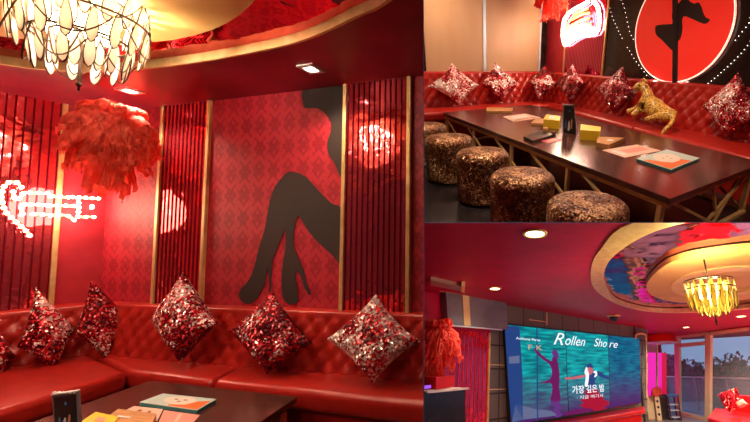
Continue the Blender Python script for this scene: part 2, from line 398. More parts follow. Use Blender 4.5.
def plume(R, c, scale, label, seed=3, top=True):
    rnd = random.Random(seed); root = thing('feather_plume', R, T(*c), label, 'feather decoration')
    MB().lathe([(.02 * scale, -.12 * scale), (.05 * scale, -.05 * scale), (.06 * scale, .05 * scale), (.02 * scale, .12 * scale)], 16).build('stem', K['leather'], root)
    tiers = [(12, .50, .62, -1.15, .4, .060), (22, .40, .52, -.55, 1.2, .062), (22, .42, .54, -.05, 1.8, .066), (18, .36, .46, .45, 2.5, .070), (14, .24, .34, 1.1, 2.6, .070)]
    for ti, (n, l0, l1, el, bend, wd) in enumerate(tiers):
        for i in range(n):
            ph = 2 * PI * (i + rnd.uniform(-.3, .3)) / n + ti * .4; L = scale * rnd.uniform(l0, l1) * 1.15; m = 18; pts = []; p = Vector((0, 0, .035 * ti * scale)); e = el + rnd.uniform(-.15, .15)
            sw = rnd.uniform(-.4, .4)
            for k in range(m + 1):
                pts.append(p.copy()); aa = ph + sw * k / m
                p = p + Vector((math.cos(aa) * math.cos(e), math.sin(aa) * math.cos(e), math.sin(e))) * L / m
                e = max(e - bend * rnd.uniform(.8, 1.2) / m * (.5 + 1.2 * k / m), -1.75)
            mb = MB(); mb.tube(pts, [.004 * scale * (1 - k / m) + .0012 for k in range(m + 1)], 4)
            tn = Vector((-math.sin(ph), math.cos(ph), 0)); W_ = wd * scale * rnd.uniform(.8, 1.1); ww = []
            for k in range(m + 1):
                t = k / m; ww.append(W_ * (min(1, t * 2.6 + .12)) * (1 - max(0, t - .72) ** 2 * 9.5) * rnd.uniform(.93, 1.05))
            vs = []; q = 8
            for k in range(m + 1):
                d = (pts[min(k + 1, m)] - pts[max(k - 1, 0)]).normalized(); nn = tn.cross(d)
                if nn.z > 0: nn = -nn
                for u in range(q + 1):
                    x = u / q * 2 - 1; rip = .012 * scale * math.sin(x * 9 + k * .8 + i)
                    vs.append(pts[k] + tn * x * ww[k] + nn * (abs(x) ** 1.6 * W_ * .55 + rip) + d * abs(x) * W_ * .45)
            mb.add(vs, [(k * (q + 1) + u, k * (q + 1) + u + 1, (k + 1) * (q + 1) + u + 1, (k + 1) * (q + 1) + u) for k in range(m) for u in range(q)])
            for k in range(m + 1):      # loose barbs along both edges and the tip
                d = (pts[min(k + 1, m)] - pts[max(k - 1, 0)]).normalized()
                for u in (0, 1, q - 1, q):
                    for z in range(2):
                        b = vs[k * (q + 1) + u]; sg = -1 if u < 2 else 1; lb = scale * rnd.uniform(.02, .055)
                        dr = (tn * sg * rnd.uniform(.2, .9) + d * 1.1 + Vector((0, 0, -.5 * rnd.random()))).normalized(); pw = d.cross(dr).normalized().cross(dr) * .004 * scale
                        o_ = d * rnd.uniform(-.5, .5) * L / m
                        mb.add([b + o_ - pw, b + o_ + pw, b + o_ + dr * lb], [(0, 1, 2)])
            mb.build('feather', K['feather'], root, smooth=True)
    return root
def chandelier(R, c, sc, label, rings, bulbs, glass, energy, col, drop=.13, cw=.026, lit='bulb_core', swag=True):
    root = thing('crystal_chandelier', R, T(*c), label, 'chandelier')
    zt = max(r[1] for r in rings) * sc
    MB().tube([(0, 0, 0), (0, 0, zt + .25 * sc)], .008 * sc, 8).build('stem', K['bronze'], root)
    MB().lathe([(.002, -.05), (.006, -.04), (.004, -.03), (.011, -.018), (.012, -.01), (.006, .0), (.005, .02)], 12).build('finial', K['bronze'], root, smooth=True)
    proto = None
    for ri, (r, z, n) in enumerate(rings):
        MB().tube([(r * sc * math.cos(a * PI / 24), r * sc * math.sin(a * PI / 24), z * sc) for a in range(48)], .006 * sc, 6, True).build('ring_frame', K['bronze'], root)
        for i in range(n):
            a = 2 * PI * (i + .5 * (ri % 2)) / n + ri
            if proto is None:
                L, w = drop * sc, cw * sc; prof = [(0.0, 0), (.35, -.12), (.75, -.35), (1, -.6), (.92, -.78), (.55, -.93), (0.0, -1)]
                pl = [(x * w, z_ * L) for x, z_ in prof] + [(-x * w, z_ * L) for x, z_ in prof[1:-1]][::-1]
                th = .010 * sc; mb = MB()
                vs = [Vector((x, -th * .3, z_)) for x, z_ in pl] + [Vector((x, th * .3, z_)) for x, z_ in pl] + [Vector((0, -th, -.6 * L)), Vector((0, th, -.6 * L))]
                m = len(pl); fs = [(k, (k + 1) % m, 2 * m) for k in range(m)] + [((k + 1) % m + m, k + m, 2 * m + 1) for k in range(m)] + [(k, (k + 1) % m, (k + 1) % m + m, k + m) for k in range(m)]
                mb.add(vs, fs); g = mb.build('crystal', glass, root)
                ed = MB().tube([(x * 1.04, 0, z_ * 1.02) for x, z_ in pl], .0030 * sc, 5, True).build('metal_rim', K['bronze'], g); proto = g
                o = g
            else:
                o = proto.copy(); COL.objects.link(o); e2 = proto.children[0].copy(); COL.objects.link(e2); e2.parent = o
            o.matrix_basis = T(r * sc * math.cos(a), r * sc * math.sin(a), z * sc) @ Rz(a + PI / 2) @ Matrix.Rotation(.12, 4, 'X')
    if swag:
        for ri, (r, z, n) in enumerate(rings[:-1]):
            r2 = rings[ri + 1][0] if ri + 1 < len(rings) else .02; k = 5
            for i in range(k):
                a0, a1 = 2 * PI * i / k + ri, 2 * PI * (i + 1) / k + ri; pts = []
                for q in range(13):
                    t = q / 12; a = a0 + (a1 - a0) * t; pts.append((r * 1.02 * sc * math.cos(a), r * 1.02 * sc * math.sin(a), (z - .16 * math.sin(PI * t)) * sc))
                MB().tube(pts, .0035 * sc, 5).build('swag', K['bronze'], root)
    for i in range(bulbs):
        a = 2 * PI * i / bulbs; rr = rings[1][0] * .62 * sc
        b = MB().ball((rr * math.cos(a), rr * math.sin(a), (rings[0][1] - .05) * sc), .026 * sc, 2, (1, 1, 1.6)).build('bulb', K[lit], root, smooth=True)
    lamp('POINT', 'chandelier_light', R, (0, 0, (rings[0][1] + rings[-1][1]) / 2 * sc), energy, col, root, .12 * sc)
    return root
# ---------------------------------------------------------------- party walls between the three rooms
def wedge(name, pa, pb, rng, vertical):
    d0, d1 = 1.35, 14.0; vs = []
    for d in (d0, d1):
        for e in rng:
            for q in (pa, pb): vs.append(ray(*((q, e) if vertical else (e, q))) * d)
    o = MB().add(vs, [(0, 1, 3, 2), (4, 6, 7, 5), (0, 4, 5, 1), (2, 3, 7, 6), (0, 2, 6, 4), (1, 5, 7, 3)]).build(name, K['party'])
    return struct(o, None)
K['party'] = noisy(mat('dark_red_plaster', (.10, .012, .02), .7), (.08, .010, .016), (.12, .014, .022), 5)
wedge('wall_middle', 423.2, 423.85, (-260, 700), True)
wedge('floor_middle', 222.25, 222.85, (423.8, 900), False)
struct(MB().box((0, -2.6, 0), (22, .1, 16)).build('wall_rear', noisy(mat('rear_red', (.2, .02, .03), .6), (.16, .015, .025), (.24, .02, .03), 2)), None)
struct(MB().box((0, 0, 7), (22, 5.4, .1)).build('wall_top', K['party']), None)
struct(MB().box((0, 0, -7), (22, 5.4, .1)).build('wall_bottom', K['party']), None)
# ================================================================ ROOM A: corner lounge with the leg silhouette
# added fill: unseen downlights overhead, apart from the two visible soffit ones
for i, (x, y, e) in enumerate([(4.2, -1.2, 22), (1.0, -2.2, 26), (2.6, -3.4, 22), (4.0, -2.9, 14)]):
    t = thing('downlight', A, T(x, y, HA), 'added fill downlight outside the picture, ' + ('at the right end of the sofa', 'at the left wall', 'behind the viewer', 'above the viewer')[i], 'ceiling light', 'added fill downlights out of view')
    MB().lathe([(.05, -.011), (.05, -.004)], 20).build('lit_lens', K['down'], t)
    lamp('SPOT', 'downlight_beam', A, (0, 0, -.03), e * 4.2, (1, .66, .46), t, .08, 2.6, .9, target=(0, 0, -2))
SA_R = Plane(A, (0, 0), (3, 0)); SA_L = Plane(A, (-.243, -.516), (0, 0))
struct(MB().box((2.5, -2.5, -.05), (9, 7, .1)).build('floor', K['floor_dark'], None, A.M), A)
wall('wall_right', WA_R, 0, 6, -.05, HA + .02, K['paper'])
lw = wall('wall_left', WA_L, -4.5, (Vector((.2, .58))).length, -.05, HA + .02, K['paper_plain'])
# ceiling with the recess
rim_v = [A.at(*p, HA).to_2d() for p in [(0, 63), (50, 69), (100, 71), (150, 67.5), (220, 58), (300, 41), (360, 15), (390, 0)]]
rim = spline([Vector((-.1, -1.55)), ] + rim_v + [Vector(p) for p in ((4.25, -1.25), (5.0, -2.1), (5.1, -3.2), (4.2, -4.3), (2.6, -4.7), (.9, -4.4), (-.2, -3.5), (-.45, -2.4))], 10)
cen = Vector((2.3, -2.6))
struct(MB().ring(outline_to_rect(rim, cen, -2.6, 7, -6, .12), rim, HA, HA + .12).build('ceiling', K['soffit'], None, A.M), A)
rim_i = [p + (cen - p).normalized() * .018 for p in rim]
tr = struct(MB().ring(rim, rim_i, HA - .012, HA + .055).build('trim_1', K['gold'], None, A.M), A)
tag(struct(MB().prism([(p.x, p.y) for p in rim], HA + .05, HA + .07).build('ceiling_mirror', K['mirror_ceiling'], None, A.M), A), 'red mirrored ceiling inside the round recess of the left room', 'mirror')
dc = (2.005, -2.691); circ = lambda r, n=72: [Vector((dc[0] + r * math.cos(2 * PI * i / n), dc[1] + r * math.sin(2 * PI * i / n))) for i in range(n)]
d = thing('ceiling_disc', A, T(0, 0, 0), 'gold painted ceiling disc above the chandelier in the left room', 'ceiling panel')
MB().ring(circ(1.83), circ(1.0), HA, HA + .049).build('outer_ring', K['gold_disc'], d)
MB().ring(circ(1.0), circ(.95), HA - .02, HA + .02).build('inner_moulding', K['gold_pale'], d)
MB().prism([(p.x, p.y) for p in circ(.99)], HA + .03, HA + .048).build('inner_disc', K['gold_pale'], d)
downlight(A, 130, 90, HA, 'bright square downlight in the soffit just above the red feather plume', 90, square=True, r=.045)
downlight(A, 311, 68, HA, 'square downlight in the soffit above the leg silhouette wall', 50, square=True, r=.045)
# fluted mirrors
fluted_mirror(WA_L, -60, 59.5, 60, 312, 'red fluted mirror with a gold strip on the left wall behind the marquee sign', (False, True), zt=HA, zb=.8)
fluted_mirror(WA_R, 159, 206, 98, 310, 'narrow red fluted mirror with gold edges right of the feather plume', zt=HA, zb=.8)
fluted_mirror(WA_R, 344, 409, 80, 318, 'wide red fluted mirror with gold edges at the far right of the legs wall', zt=HA, zb=.8)
# silhouettes
def decal(P, pts, name, label, cat, m, off=.002, th=.004, smooth=6, root=None, flat=None):
    poly = [P.xy(x, y, off) for x, y in pts]
    if smooth: poly = spline(poly, smooth)
    o = MB().prism([(p.x, p.y) for p in poly], 0, th).build(name, m, root, (P.R.M @ P.M @ T(0, 0, off)) if root is None else T(0, 0, off))
    if root is None: tag(o, label, cat); reg(o, P.R)
    return o
def z1(pts, ox, oy, k): return [(ox + x / k, oy + y / k) for x, y in pts]
k = 266 / 145
legs = thing('leg_silhouette', A, WA_R.M, 'large black silhouette of crossed legs in high heels on red damask wall', 'wall decal')
leg1 = [(166, 168), (150, 180), (136, 200), (128, 225), (120, 270), (108, 310), (98, 350), (86, 372), (75, 384), (72, 396), (80, 408), (95, 410), (108, 396), (118, 376), (122, 358), (125, 345), (127, 368), (128, 388), (130, 388), (132, 355), (134, 330), (142, 310), (152, 285), (156, 275), (158, 300), (152, 340), (150, 372), (152, 396), (158, 408), (170, 412), (180, 405), (180, 388), (176, 362), (178, 350), (186, 362), (192, 380), (200, 394), (203, 390), (196, 372), (190, 348), (180, 325), (172, 300), (176, 262), (183, 250), (200, 278), (222, 302), (244, 322), (263, 338), (263, 243), (240, 225), (215, 200), (192, 176)]
decal(WA_R, z1(leg1, 200, 80, k), 'legs_shape', None, None, K['black_decal'], smooth=4, root=legs)
body = [(190, 20), (190, 45), (196, 52), (214, 52), (228, 60), (240, 78), (240, 95), (234, 115), (236, 135), (246, 150), (263, 172), (263, 8), (230, 14)]
decal(WA_R, z1(body, 200, 80, k), 'body_shape', None, None, K['black_decal'], smooth=4, root=legs)
# sofa
sofa = thing('tufted_sofa', A, T(0, 0, 0), 'red buttoned leather corner sofa below the silhouette wall in the left room', 'sofa')
tufted(SA_R, -.02, 4.2, .38, .85, .13, .03, sofa, K['leather'], None, cell=.15)
tufted(SA_L, -2.6, .585, .38, .85, .13, .03, sofa, K['leather'], None, cell=.15)
c0 = A.at(129, 371, .43).to_2d(); cl = A.at(0, 410.4, .43).to_2d(); dl = (cl - c0).normalized()
fr = lambda x: A.at(x, 371 + (x - 129) * .1115, .43).to_2d()
LB = lambda s: Vector((-.05, -.05)) + Vector((-.243, -.516)).normalized() * s
gap = .006
r1, r2 = fr(212), fr(430)
bk = lambda p: Vector((p.x - .12, -.06))
cushion([Vector((-.0, -.06)), c0 + Vector((0, .005)), r1 - Vector((gap, 0)), bk(r1) - Vector((gap, 0))], .28, .445, sofa, K['leather'])
cushion([bk(r1) + Vector((gap, 0)), r1 + Vector((gap, 0)), r2 + Vector((.4, 0)), Vector((r2.x + .4, -.06))], .28, .445, sofa, K['leather'])
lf = c0 + dl * 3.0
cushion([LB(0) + Vector((0, -.03)), LB(3.2), lf, c0 - Vector((0, .008))], .28, .445, sofa, K['leather'])
ins = Vector((0, .05))
slab([c0 + ins, r2 + Vector((.4, .05)), Vector((r2.x + .4, 0)), Vector((0, 0))], 0, .3, 'base', K['leather'], sofa)
slab([c0 + Vector((-.05, 0)), Vector((0, 0)), LB(3.2), lf + Vector((-.05, 0))], 0, .3, 'base', K['leather'], sofa)
# pillows
sq = [sequin('red_silver_sequins', SEQ_RED, 75, b, .26, .45, s) for b, s in ((.46, 0), (.58, 3.1), (.40, 7.7), (.86, 11.3))]
pil = 'sequin pillows on the left room sofa'
O4 = (.10, .17, .22, .17)
pillow(A, SA_L, [(3, 334), (-30, 358), (-2, 381), (16, 356)], O4, sq[2], 'red sequin pillow cut by the left edge of the picture', group=pil)
pillow(A, SA_L, [(36, 287), (17, 347), (54, 373), (76, 328)], (.12, .26, .30, .12), sq[1], 'red and silver sequin pillow below the marquee sign, left of the sofa corner', group=pil)
pillow(A, SA_L, [(91, 279), (76, 333), (106, 360), (127, 316)], (.12, .30, .34, .12), sq[2], 'dark red sequin pillow in the sofa corner below the feather plume', group=pil)
pillow(A, SA_R, [(184, 271), (151, 321), (180, 363), (217, 324)], (.12, .22, .30, .22), sq[1], 'sequin pillow with a tall tip in front of the narrow fluted mirror', group=pil)
pillow(A, SA_R, [(272, 291), (229, 331), (267, 375), (313, 343)], (.12, .22, .30, .22), sq[0], 'red sequin pillow on the sofa right below the high heels', group=pil)
pillow(A, SA_R, [(376, 294), (327, 339), (373, 384), (420, 341)], (.12, .22, .30, .22), sq[3], 'mostly silver sequin pillow at the right end of the left room sofa', group=pil)
# table
ztb = .42
tA = [A.at(150.7, 380.6, ztb).to_2d(), A.at(297, 397, ztb).to_2d()]
tr_ = A.at(262, 421, ztb).to_2d(); tl_ = A.at(35.4, 421, ztb).to_2d()
tbl = [tA[0], tA[1], tA[1] + (tr_ - tA[1]).normalized() * 1.5, tA[0] + (tl_ - tA[0]).normalized() * 1.5]
tab = thing('lounge_table', A, T(0, 0, 0), 'dark low lounge table in front of the corner sofa', 'table')
slab(tbl, ztb - .035, ztb, 'table_top', K['table'], tab)
cx_ = sum(tbl, Vector((0, 0))) / 4
slab([cx_ + (p - cx_) * .93 for p in tbl], ztb - .07, ztb - .035, 'apron', K['black'], tab)
for p in tbl:
    q = cx_ + (p - cx_) * .9; MB().box((q.x, q.y, .18), (.05, .05, .34)).build('leg', K['gold'], tab)
st_ = A.at(251, 446, .45)
def stool(R, p, r, h, label, group, m, zf=0.0):
    t = thing('round_stool', R, T(p[0], p[1], zf), label, 'stool', group); h -= zf
    MB().lathe([(r * .96, .03), (r * .99, .08), (r, .2), (r, h - .06), (r * .985, h - .03), (r * .93, h - .01)], 48).build('seat_drum', m, t, smooth=True)
    MB().lathe([(r * .93, h - .012), (r * .86, h + .004), (r * .6, h + .012), (.01, h + .014)], 48).build('seat_top', m, t, smooth=True)
    MB().lathe([(r * .9, 0), (r * .9, .032)], 32).build('plinth', K['black'], t)
    return t
stool(A, st_, .235, .43, 'brown sequin stool at the bottom edge, right of the left room table', None, K['seq_brown'])
# things on the table
def flat(R, px, z, th, name, label, cat, m, group=None, base=None):
    pts = P2(R, px, z); c = sum(pts, Vector((0, 0))) / len(pts)
    t = thing(name, R, T(c.x, c.y, z - th), label, cat, group)
    return t, [p - c for p in pts], th
BOOKC = [mat('book_aqua', (.50, .66, .62), .4), mat('book_orange', (.85, .17, .03), .4), mat('book_cream', (.85, .72, .62), .4), mat('book_teal_edge', (.02, .20, .22), .5), mat('book_pages', (.75, .66, .58), .6)]
def art_book(R, px, z, label, group=None, alt=False):
    t, q, th = flat(R, px, z + .022, .022, 'art_book', label, 'book', None)
    a, b, c, d = q      # near-left, far-left, far-right, near-right
    MB().prism([(p.x, p.y) for p in q], 0, .019).build('page_block', BOOKC[3], t)
    MB().prism([(p.x * 1.01, p.y * 1.01) for p in q], .019, .022).build('cover', BOOKC[0], t)
    def uv(u, v): return (a * (1 - u) * (1 - v) + d * u * (1 - v) + b * (1 - u) * v + c * u * v)
    face = [uv(.5 + .27 * math.cos(w * PI / 12), .56 + .34 * math.sin(w * PI / 12)) for w in range(24)]
    shawl = [uv(*p) for p in ((.02, .03), (.72, .03), (.62, .32), (.35, .22), (.22, .45), (.12, .78), (.02, .8))]
    if alt: shawl = [uv(*p) for p in ((.98, .03), (.98, .8), (.8, .62), (.7, .25), (.45, .12), (.5, .03))]
    MB().prism([(p.x, p.y) for p in shawl], .022, .0228).build('orange_print', BOOKC[1], t)
    MB().prism([(p.x, p.y) for p in face], .0228, .0234).build('face_print', BOOKC[2], t)
    for u, v in ((.42, .6), (.58, .62), (.52, .45)):
        c0_ = uv(u, v); MB().prism([(c0_.x + .016 * math.cos(w * PI / 5), c0_.y + .006 * math.sin(w * PI / 5)) for w in range(10)], .0234, .0238).build('eye_print' if v > .5 else 'mouth_print', K['black'], t)
    return t
art_book(A, [(140, 402), (163, 393.5), (216, 399), (197, 410)], ztb, 'aqua and orange art book lying on the left room table', alt=True)
def card(R, px, z, th, m, label, name='menu_card', cat='card', prints=()):
    t, q, th = flat(R, px, z + th, th, name, label, cat, None)
    MB().prism([(p.x, p.y) for p in q], 0, th).build('sheet', m, t)
    a, b, c, d = q
    uv = lambda u, v: (a * (1 - u) * (1 - v) + d * u * (1 - v) + b * (1 - u) * v + c * u * v)
    for nm, mm, u0, u1, v0, v1 in prints: MB().prism([(p.x, p.y) for p in (uv(u0, v0), uv(u1, v0), uv(u1, v1), uv(u0, v1))], th, th + .0008).build(nm, mm, t)
    return t
PK = [mat('pink_print', (.75, .30, .24), .5), mat('brown_print', (.25, .07, .04), .5), mat('peach_card', (.80, .52, .42), .5), mat('blue_print', (.06, .12, .35), .4), mat('dark_red_card', (.45, .02, .05), .45)]
card(A, [(120, 413), (134, 406), (163, 409), (157, 421)], ztb, .002, PK[2], 'pale printed card left of the art book', prints=(('print', PK[1], .3, .42, .2, .7), ('print', PK[1], .6, .7, .2, .7)))
card(A, [(158, 424), (164, 410), (200, 415), (188, 428)], ztb, .002, PK[0], 'reddish menu sheet just below the art book', prints=(('print', PK[2], .45, .55, .1, .9),))
def boxy(R, px, z, h, name, label, cat, m, m2=None, tops=()):
    t, q, _ = flat(R, px, z, 0, name, label, cat, None)
    MB().prism([(p.x, p.y) for p in q], 0, h).build('body', m, t)
    if m2: MB().prism([(p.x * .96, p.y * .96) for p in q], h, h + .002).build('lid', m2, t)
    a, b, c, d = q
    uv = lambda u, v: (a * (1 - u) * (1 - v) + d * u * (1 - v) + b * (1 - u) * v + c * u * v)
    for nm, mm, u0, u1, v0, v1 in tops: MB().prism([(p.x, p.y) for p in (uv(u0, v0), uv(u1, v0), uv(u1, v1), uv(u0, v1))], h + .002, h + .004).build(nm, mm, t)
    return t
boxy(A, [(100, 428), (118, 415), (156, 420), (150, 434)], ztb, .035, 'tissue_box', 'light brown wooden tissue box beside the yellow box', 'box', K['wood'], None, (('slot', K['white'], .2, .5, .4, .5),))
boxy(A, [(78, 432), (95, 420), (118, 425), (108, 438)], ztb, .045, 'card_box', 'yellow box with a pink flower print near the photo stand', 'box', K['yellow'], None, (('flower_print', PK[0], .35, .65, .35, .65),))
def photo_stand(R, P, pxs, label, base):
    """upright display frame: four picture corners on a vertical plane"""
    q = [P.xy(*p) for p in pxs]; c = (q[0] + q[1]) / 2
    t = thing('photo_stand', R, P.M @ T(c.x, c.y, 0), label, 'display stand')
    q = [p - c for p in q]; g = sum(q, Vector((0, 0))) / 4
    MB().prism([(p.x, p.y) for p in q], -.012, 0).build('frame', mat('grey_frame', (.16, .13, .15), .3), t)
    MB().prism([(g.x + (p.x - g.x) * .84, g.y + (p.y - g.y) * .9) for p in q], 0, .003).build('photo', K['black'], t)
    w = (q[1] - q[0]).length; h = (q[2] - q[1]).length
    fg = [mat('photo_white', (.6, .65, .7), .5), mat('photo_orange', (.6, .25, .1), .5), mat('photo_blue', (.08, .18, .4), .5)]
    for (u, v, a, b, mm) in ((.0, .30, .13, .34, fg[0]), (.17, .36, .10, .36, fg[1]), (-.22, .34, .10, .28, fg[2]), (-.02, .78, .10, .08, fg[2])):
        MB().prism([(g.x + u * w + x * a * w, (v - .5) * h + g.y + y * b * h) for x, y in ((-.5, -.4), (.5, -.4), (.4, .3), (.15, .5), (-.15, .5), (-.4, .3))], .003, .0045).build('printed_figure', mm, t)
    MB().box((0, .004, -.03), (w * 1.05, .012, .09)).build('foot', K['black'], t)
    return t, q, w, h
b0 = A.at(54, 442, ztb); tv = (tA[1] - tA[0]).normalized(); PS = Plane(A, (b0.x, b0.y), (b0.x + 1, b0.y + .15))
t, q, w, h = photo_stand(A, PS, [(55, 441), (80, 437), (77.5, 391.5), (52, 395)], 'dark photo stand with a white toothed top at the bottom left table edge', ztb)
mb = MB()
for i in range(6): mb.ball((q[3].x + (q[2].x - q[3].x) * (i + .5) / 6, q[2].y * .5 + q[3].y * .5 + .004, 0), .009, 1, (1, .6, 1))
mb.build('toothed_top', K['white'], t)
MB().prism([(q[3].x, q[3].y), (q[2].x, q[2].y), (q[2].x, q[2].y + .006), (q[3].x, q[3].y + .006)], -.012, .006).build('top_edge', K['white'], t)
# marquee sign
def marquee(R, P, off, strokes, label, spacing, r, panel=None, energy=60, namep='arrow'):
    c = P.xy(*strokes[0][0], off); root = thing('marquee_sign', R, P.M @ T(c.x, c.y, off), label, 'illuminated sign'); n = 0
    for sidx, s in enumerate(strokes):
        p = [P.xy(x, y, off) - c for x, y in s]
        MB().tube([(v.x, v.y, -r * .5) for v in p], r * .8, 6).build('channel', K['gold_pale'], root)
        L = [0]
        for a, b in zip(p, p[1:]): L.append(L[-1] + (b - a).length)
        m = max(1, round(L[-1] / spacing))
        for i in range(m + 1):
            if n >= 98: break
            d_ = L[-1] * i / m; j = 0
            while j < len(L) - 2 and d_ > L[j + 1]: j += 1
            v = p[j].lerp(p[j + 1], (d_ - L[j]) / max(1e-6, L[j + 1] - L[j]))
            MB().ball((v.x, v.y, 0), r, 2).build('bulb', K['bulb'], root, smooth=True); n += 1
    allp = [P.xy(x, y, off) - c for s in strokes for x, y in s]; g = sum(allp, Vector((0, 0))) / len(allp)
    lamp('POINT', 'sign_glow', R, (g.x, g.y, .12), energy, (1, .62, .42), root, .25)
    return root
s4 = lambda pts: [(x / 4.69, 165 + y / 4.69) for x, y in pts]
marquee(A, WA_L, .07, [s4(p) for p in (
    [(100, 104), (85, 84), (60, 76), (32, 84), (12, 110), (6, 152), (15, 195), (35, 232), (65, 258), (92, 282), (118, 304), (140, 330)],
    [(62, 125), (70, 165), (95, 152), (112, 128), (150, 130), (185, 131), (222, 132)], [(245, 146), (285, 148), (320, 152)], [(340, 150), (400, 153), (462, 157)],
    [(115, 185), (160, 185), (215, 188)], [(230, 190), (290, 190), (345, 192)], [(105, 230), (100, 200)], [(160, 230), (200, 232), (240, 236)], [(280, 234), (315, 236), (348, 258)],
    [(368, 156), (370, 200), (366, 242)], [(366, 242), (400, 244), (440, 244)], [(432, 194), (430, 200)])], 'lit marquee sign of white bulbs with a curled arrow on the left wall', .045, .0145, energy=26)
# feather plume in the corner
pc = WA_R.pt(113, 130, .42)
plume(A, (pc.x, pc.y, pc.z), .80, 'big red ostrich feather plume hanging in the corner of the left room')
MB_ = MB().tube([(0, 0, 0), (0, 0, HA - pc.z - .2)], .01, 6)
# chandelier
cc = A.cam + A.rl(79, 82) * 1.97
chandelier(A, (cc.x, cc.y, cc.z), 1.0, 'large lit crystal chandelier hanging in the top left corner of the picture', [(.25, .33, 18), (.18, .225, 12), (.11, .24, 7), (.25, .46, 19), (.18, .42, 12)], 12, K['crystal'], 190, (1, .80, .60), drop=.18, cw=.020)
# ================================================================ ROOM B: long sofa, tan blinds and the glowing disc
for i, (x, y, e) in enumerate([(1.2, -2.4, 40), (4.2, -1.6, 46), (4.6, -3.6, 40), (7.0, -1.6, 26), (2.2, -4.6, 30)]):  # added fill downlights, all of them unseen
    t = thing('downlight', B, T(x, y, HB), 'added fill downlight outside the picture, top right room, ' + ('near the sofa corner', 'above the leopard figure', 'over the long table', 'over the right end of the sofa', 'over the stools')[i], 'ceiling light', 'added fill downlights out of view over the long table')
    MB().lathe([(.05, -.011), (.05, -.004)], 20).build('lit_lens', K['down'], t)
    lamp('SPOT', 'downlight_beam', B, (0, 0, -.03), e * 4.4, (1, .70, .48), t, .08, 2.6, .9, target=(0, 0, -2))
HCB, HSB, HTB = 1.101 * SB, .43 * SB, .45 * SB
WBR = Plane(B, (0, .05), (3, .05)); wbl = Vector((math.cos(_a), math.sin(_a)))
nl = Vector((-wbl.y, wbl.x)); nl = nl if nl.x > 0 else -nl       # towards the room
_q0 = Vector((0, 0)) - nl * .05
WBL = Plane(B, tuple(_q0 + wbl * 3), tuple(_q0))
SB_R = Plane(B, (0, 0), (3, 0)); SB_L = Plane(B, tuple(wbl * 3), (0, 0))
ZF = -.13
struct(MB().box((5, -4, ZF - .05), (14, 12, .1)).build('floor', K['floor_dark'], None, B.M), B)
struct(MB().box((5, -4, HB + .05), (14, 12, .1)).build('ceiling', K['soffit'], None, B.M), B)
xg = WBR.xy(606, 40).x
wall('wall_back', WBR, -.3, xg, -.05, HB, K['paper_plain'])
struct(MB().prism([(xg, -.05), (11, -.05), (11, HB), (xg, HB)], -.1, 0).build('wall_back_panel', K['black_gloss'], None, B.M @ WBR.M), B)['label'] = 'glossy black wall panel'
wall('wall_left', WBL, -4.5, 3.05, -.05, HB, K['black_gloss'])
# tan blinds and their metal strips
def wallrect(P, px0, px1, z0, z1, o0, o1, name, m, label, cat, root=None):
    a, b = P.xy(px0, 40, o1).x, P.xy(px1, 40, o1).x
    t = thing(name, P.R, P.M @ T((a + b) / 2, z0, 0), label, cat)
    MB().bbox((0, (z1 - z0) / 2, (o0 + o1) / 2), (abs(b - a), z1 - z0, o1 - o0), .004).build('panel', m, t); return t
wallrect(WBL, 424.6, 483.6, .7, HB - .05, .0, .02, 'roller_blind', K['blind'], 'tan blind left of the bright metal strip', 'blind')
wallrect(WBL, 486.6, 539.6, .7, HB - .05, .0, .02, 'roller_blind', K['blind'], 'tan blind between the two metal strips, next to the red wall', 'blind')
wallrect(WBL, 483.4, 486.4, .7, HB - .05, .0, .035, 'metal_strip', K['silver'], 'silver blue upright strip between the two tan blinds', 'wall strip')
wallrect(WBL, 539.6, 541.3, .7, HB - .05, .0, .035, 'metal_strip', K['silver'], 'thin pale upright strip where the tan blind meets the red wall', 'wall strip')
fluted_mirror(WBR, 565.5, 605.5, 0, 79, 'purple red fluted mirror with gold edges behind the glowing sign', zt=HB, zb=.8, m=wavy_mirror('purple_mirror', (.62, .12, .26), .1, .2, 4), mr=mat('plum_fluting', (.26, .015, .06), .2, .4), rr=.004)
# glowing disc with the dancer silhouette
dl_, dr_, db_ = WBR.xy(636.3, 28, .04), WBR.xy(734, 24, .04), WBR.xy(683, 83.5, .04)
dcx = (dl_.x + dr_.x) / 2; rx = (dr_.x - dl_.x) / 2
dcz = (WBR.xy(636, 28, .04).y + WBR.xy(734, 24, .04).y) / 2; rz = dcz - db_.y
disc = thing('light_disc', B, WBR.M @ T(dcx, dcz, 0), 'big red backlit disc with a dancer silhouette on the black wall', 'wall light')
ell = lambda k, n=72: [(rx * k * math.cos(2 * PI * i / n), rz * k * math.sin(2 * PI * i / n)) for i in range(n)]
dm = noisy(mat('lit_red_acrylic', (.75, .03, .02), .3, emi=(1, .035, .018), es=.42), (.70, .02, .015), (.8, .04, .03), 2)
MB().prism(ell(1), .03, .05).build('red_face', dm, disc)
MB().ring(ell(1.0), ell(.985), .025, .053).build('lit_rim', mat('lit_white_rim', (1, .8, .7), .3, emi=(1, .62, .48), es=1.6), disc)
MB().prism(ell(.85), .0, .03).build('back_box', K['black'], disc)
for i, (a, e) in enumerate(((-PI / 2 - .35, 7), (-PI / 2 + .25, 7))):
    lamp('POINT', 'rim_light', B, (rx * 1.03 * math.cos(a), rz * 1.03 * math.sin(a), .05), e * .35, (1, .75, .6), disc, .04)
o = WBR.xy(600, 0, .05)
def dz(pts): return [tuple(WBR.xy(600 + x / 4.967, y / 4.967, .055) - Vector((dcx, dcz))) for x, y in pts]
MB().prism(dz([(363, -30), (388, -30), (388, 150), (386, 410), (363, 412), (365, 150)]), .055, .075).build('pole', K['black'], disc)
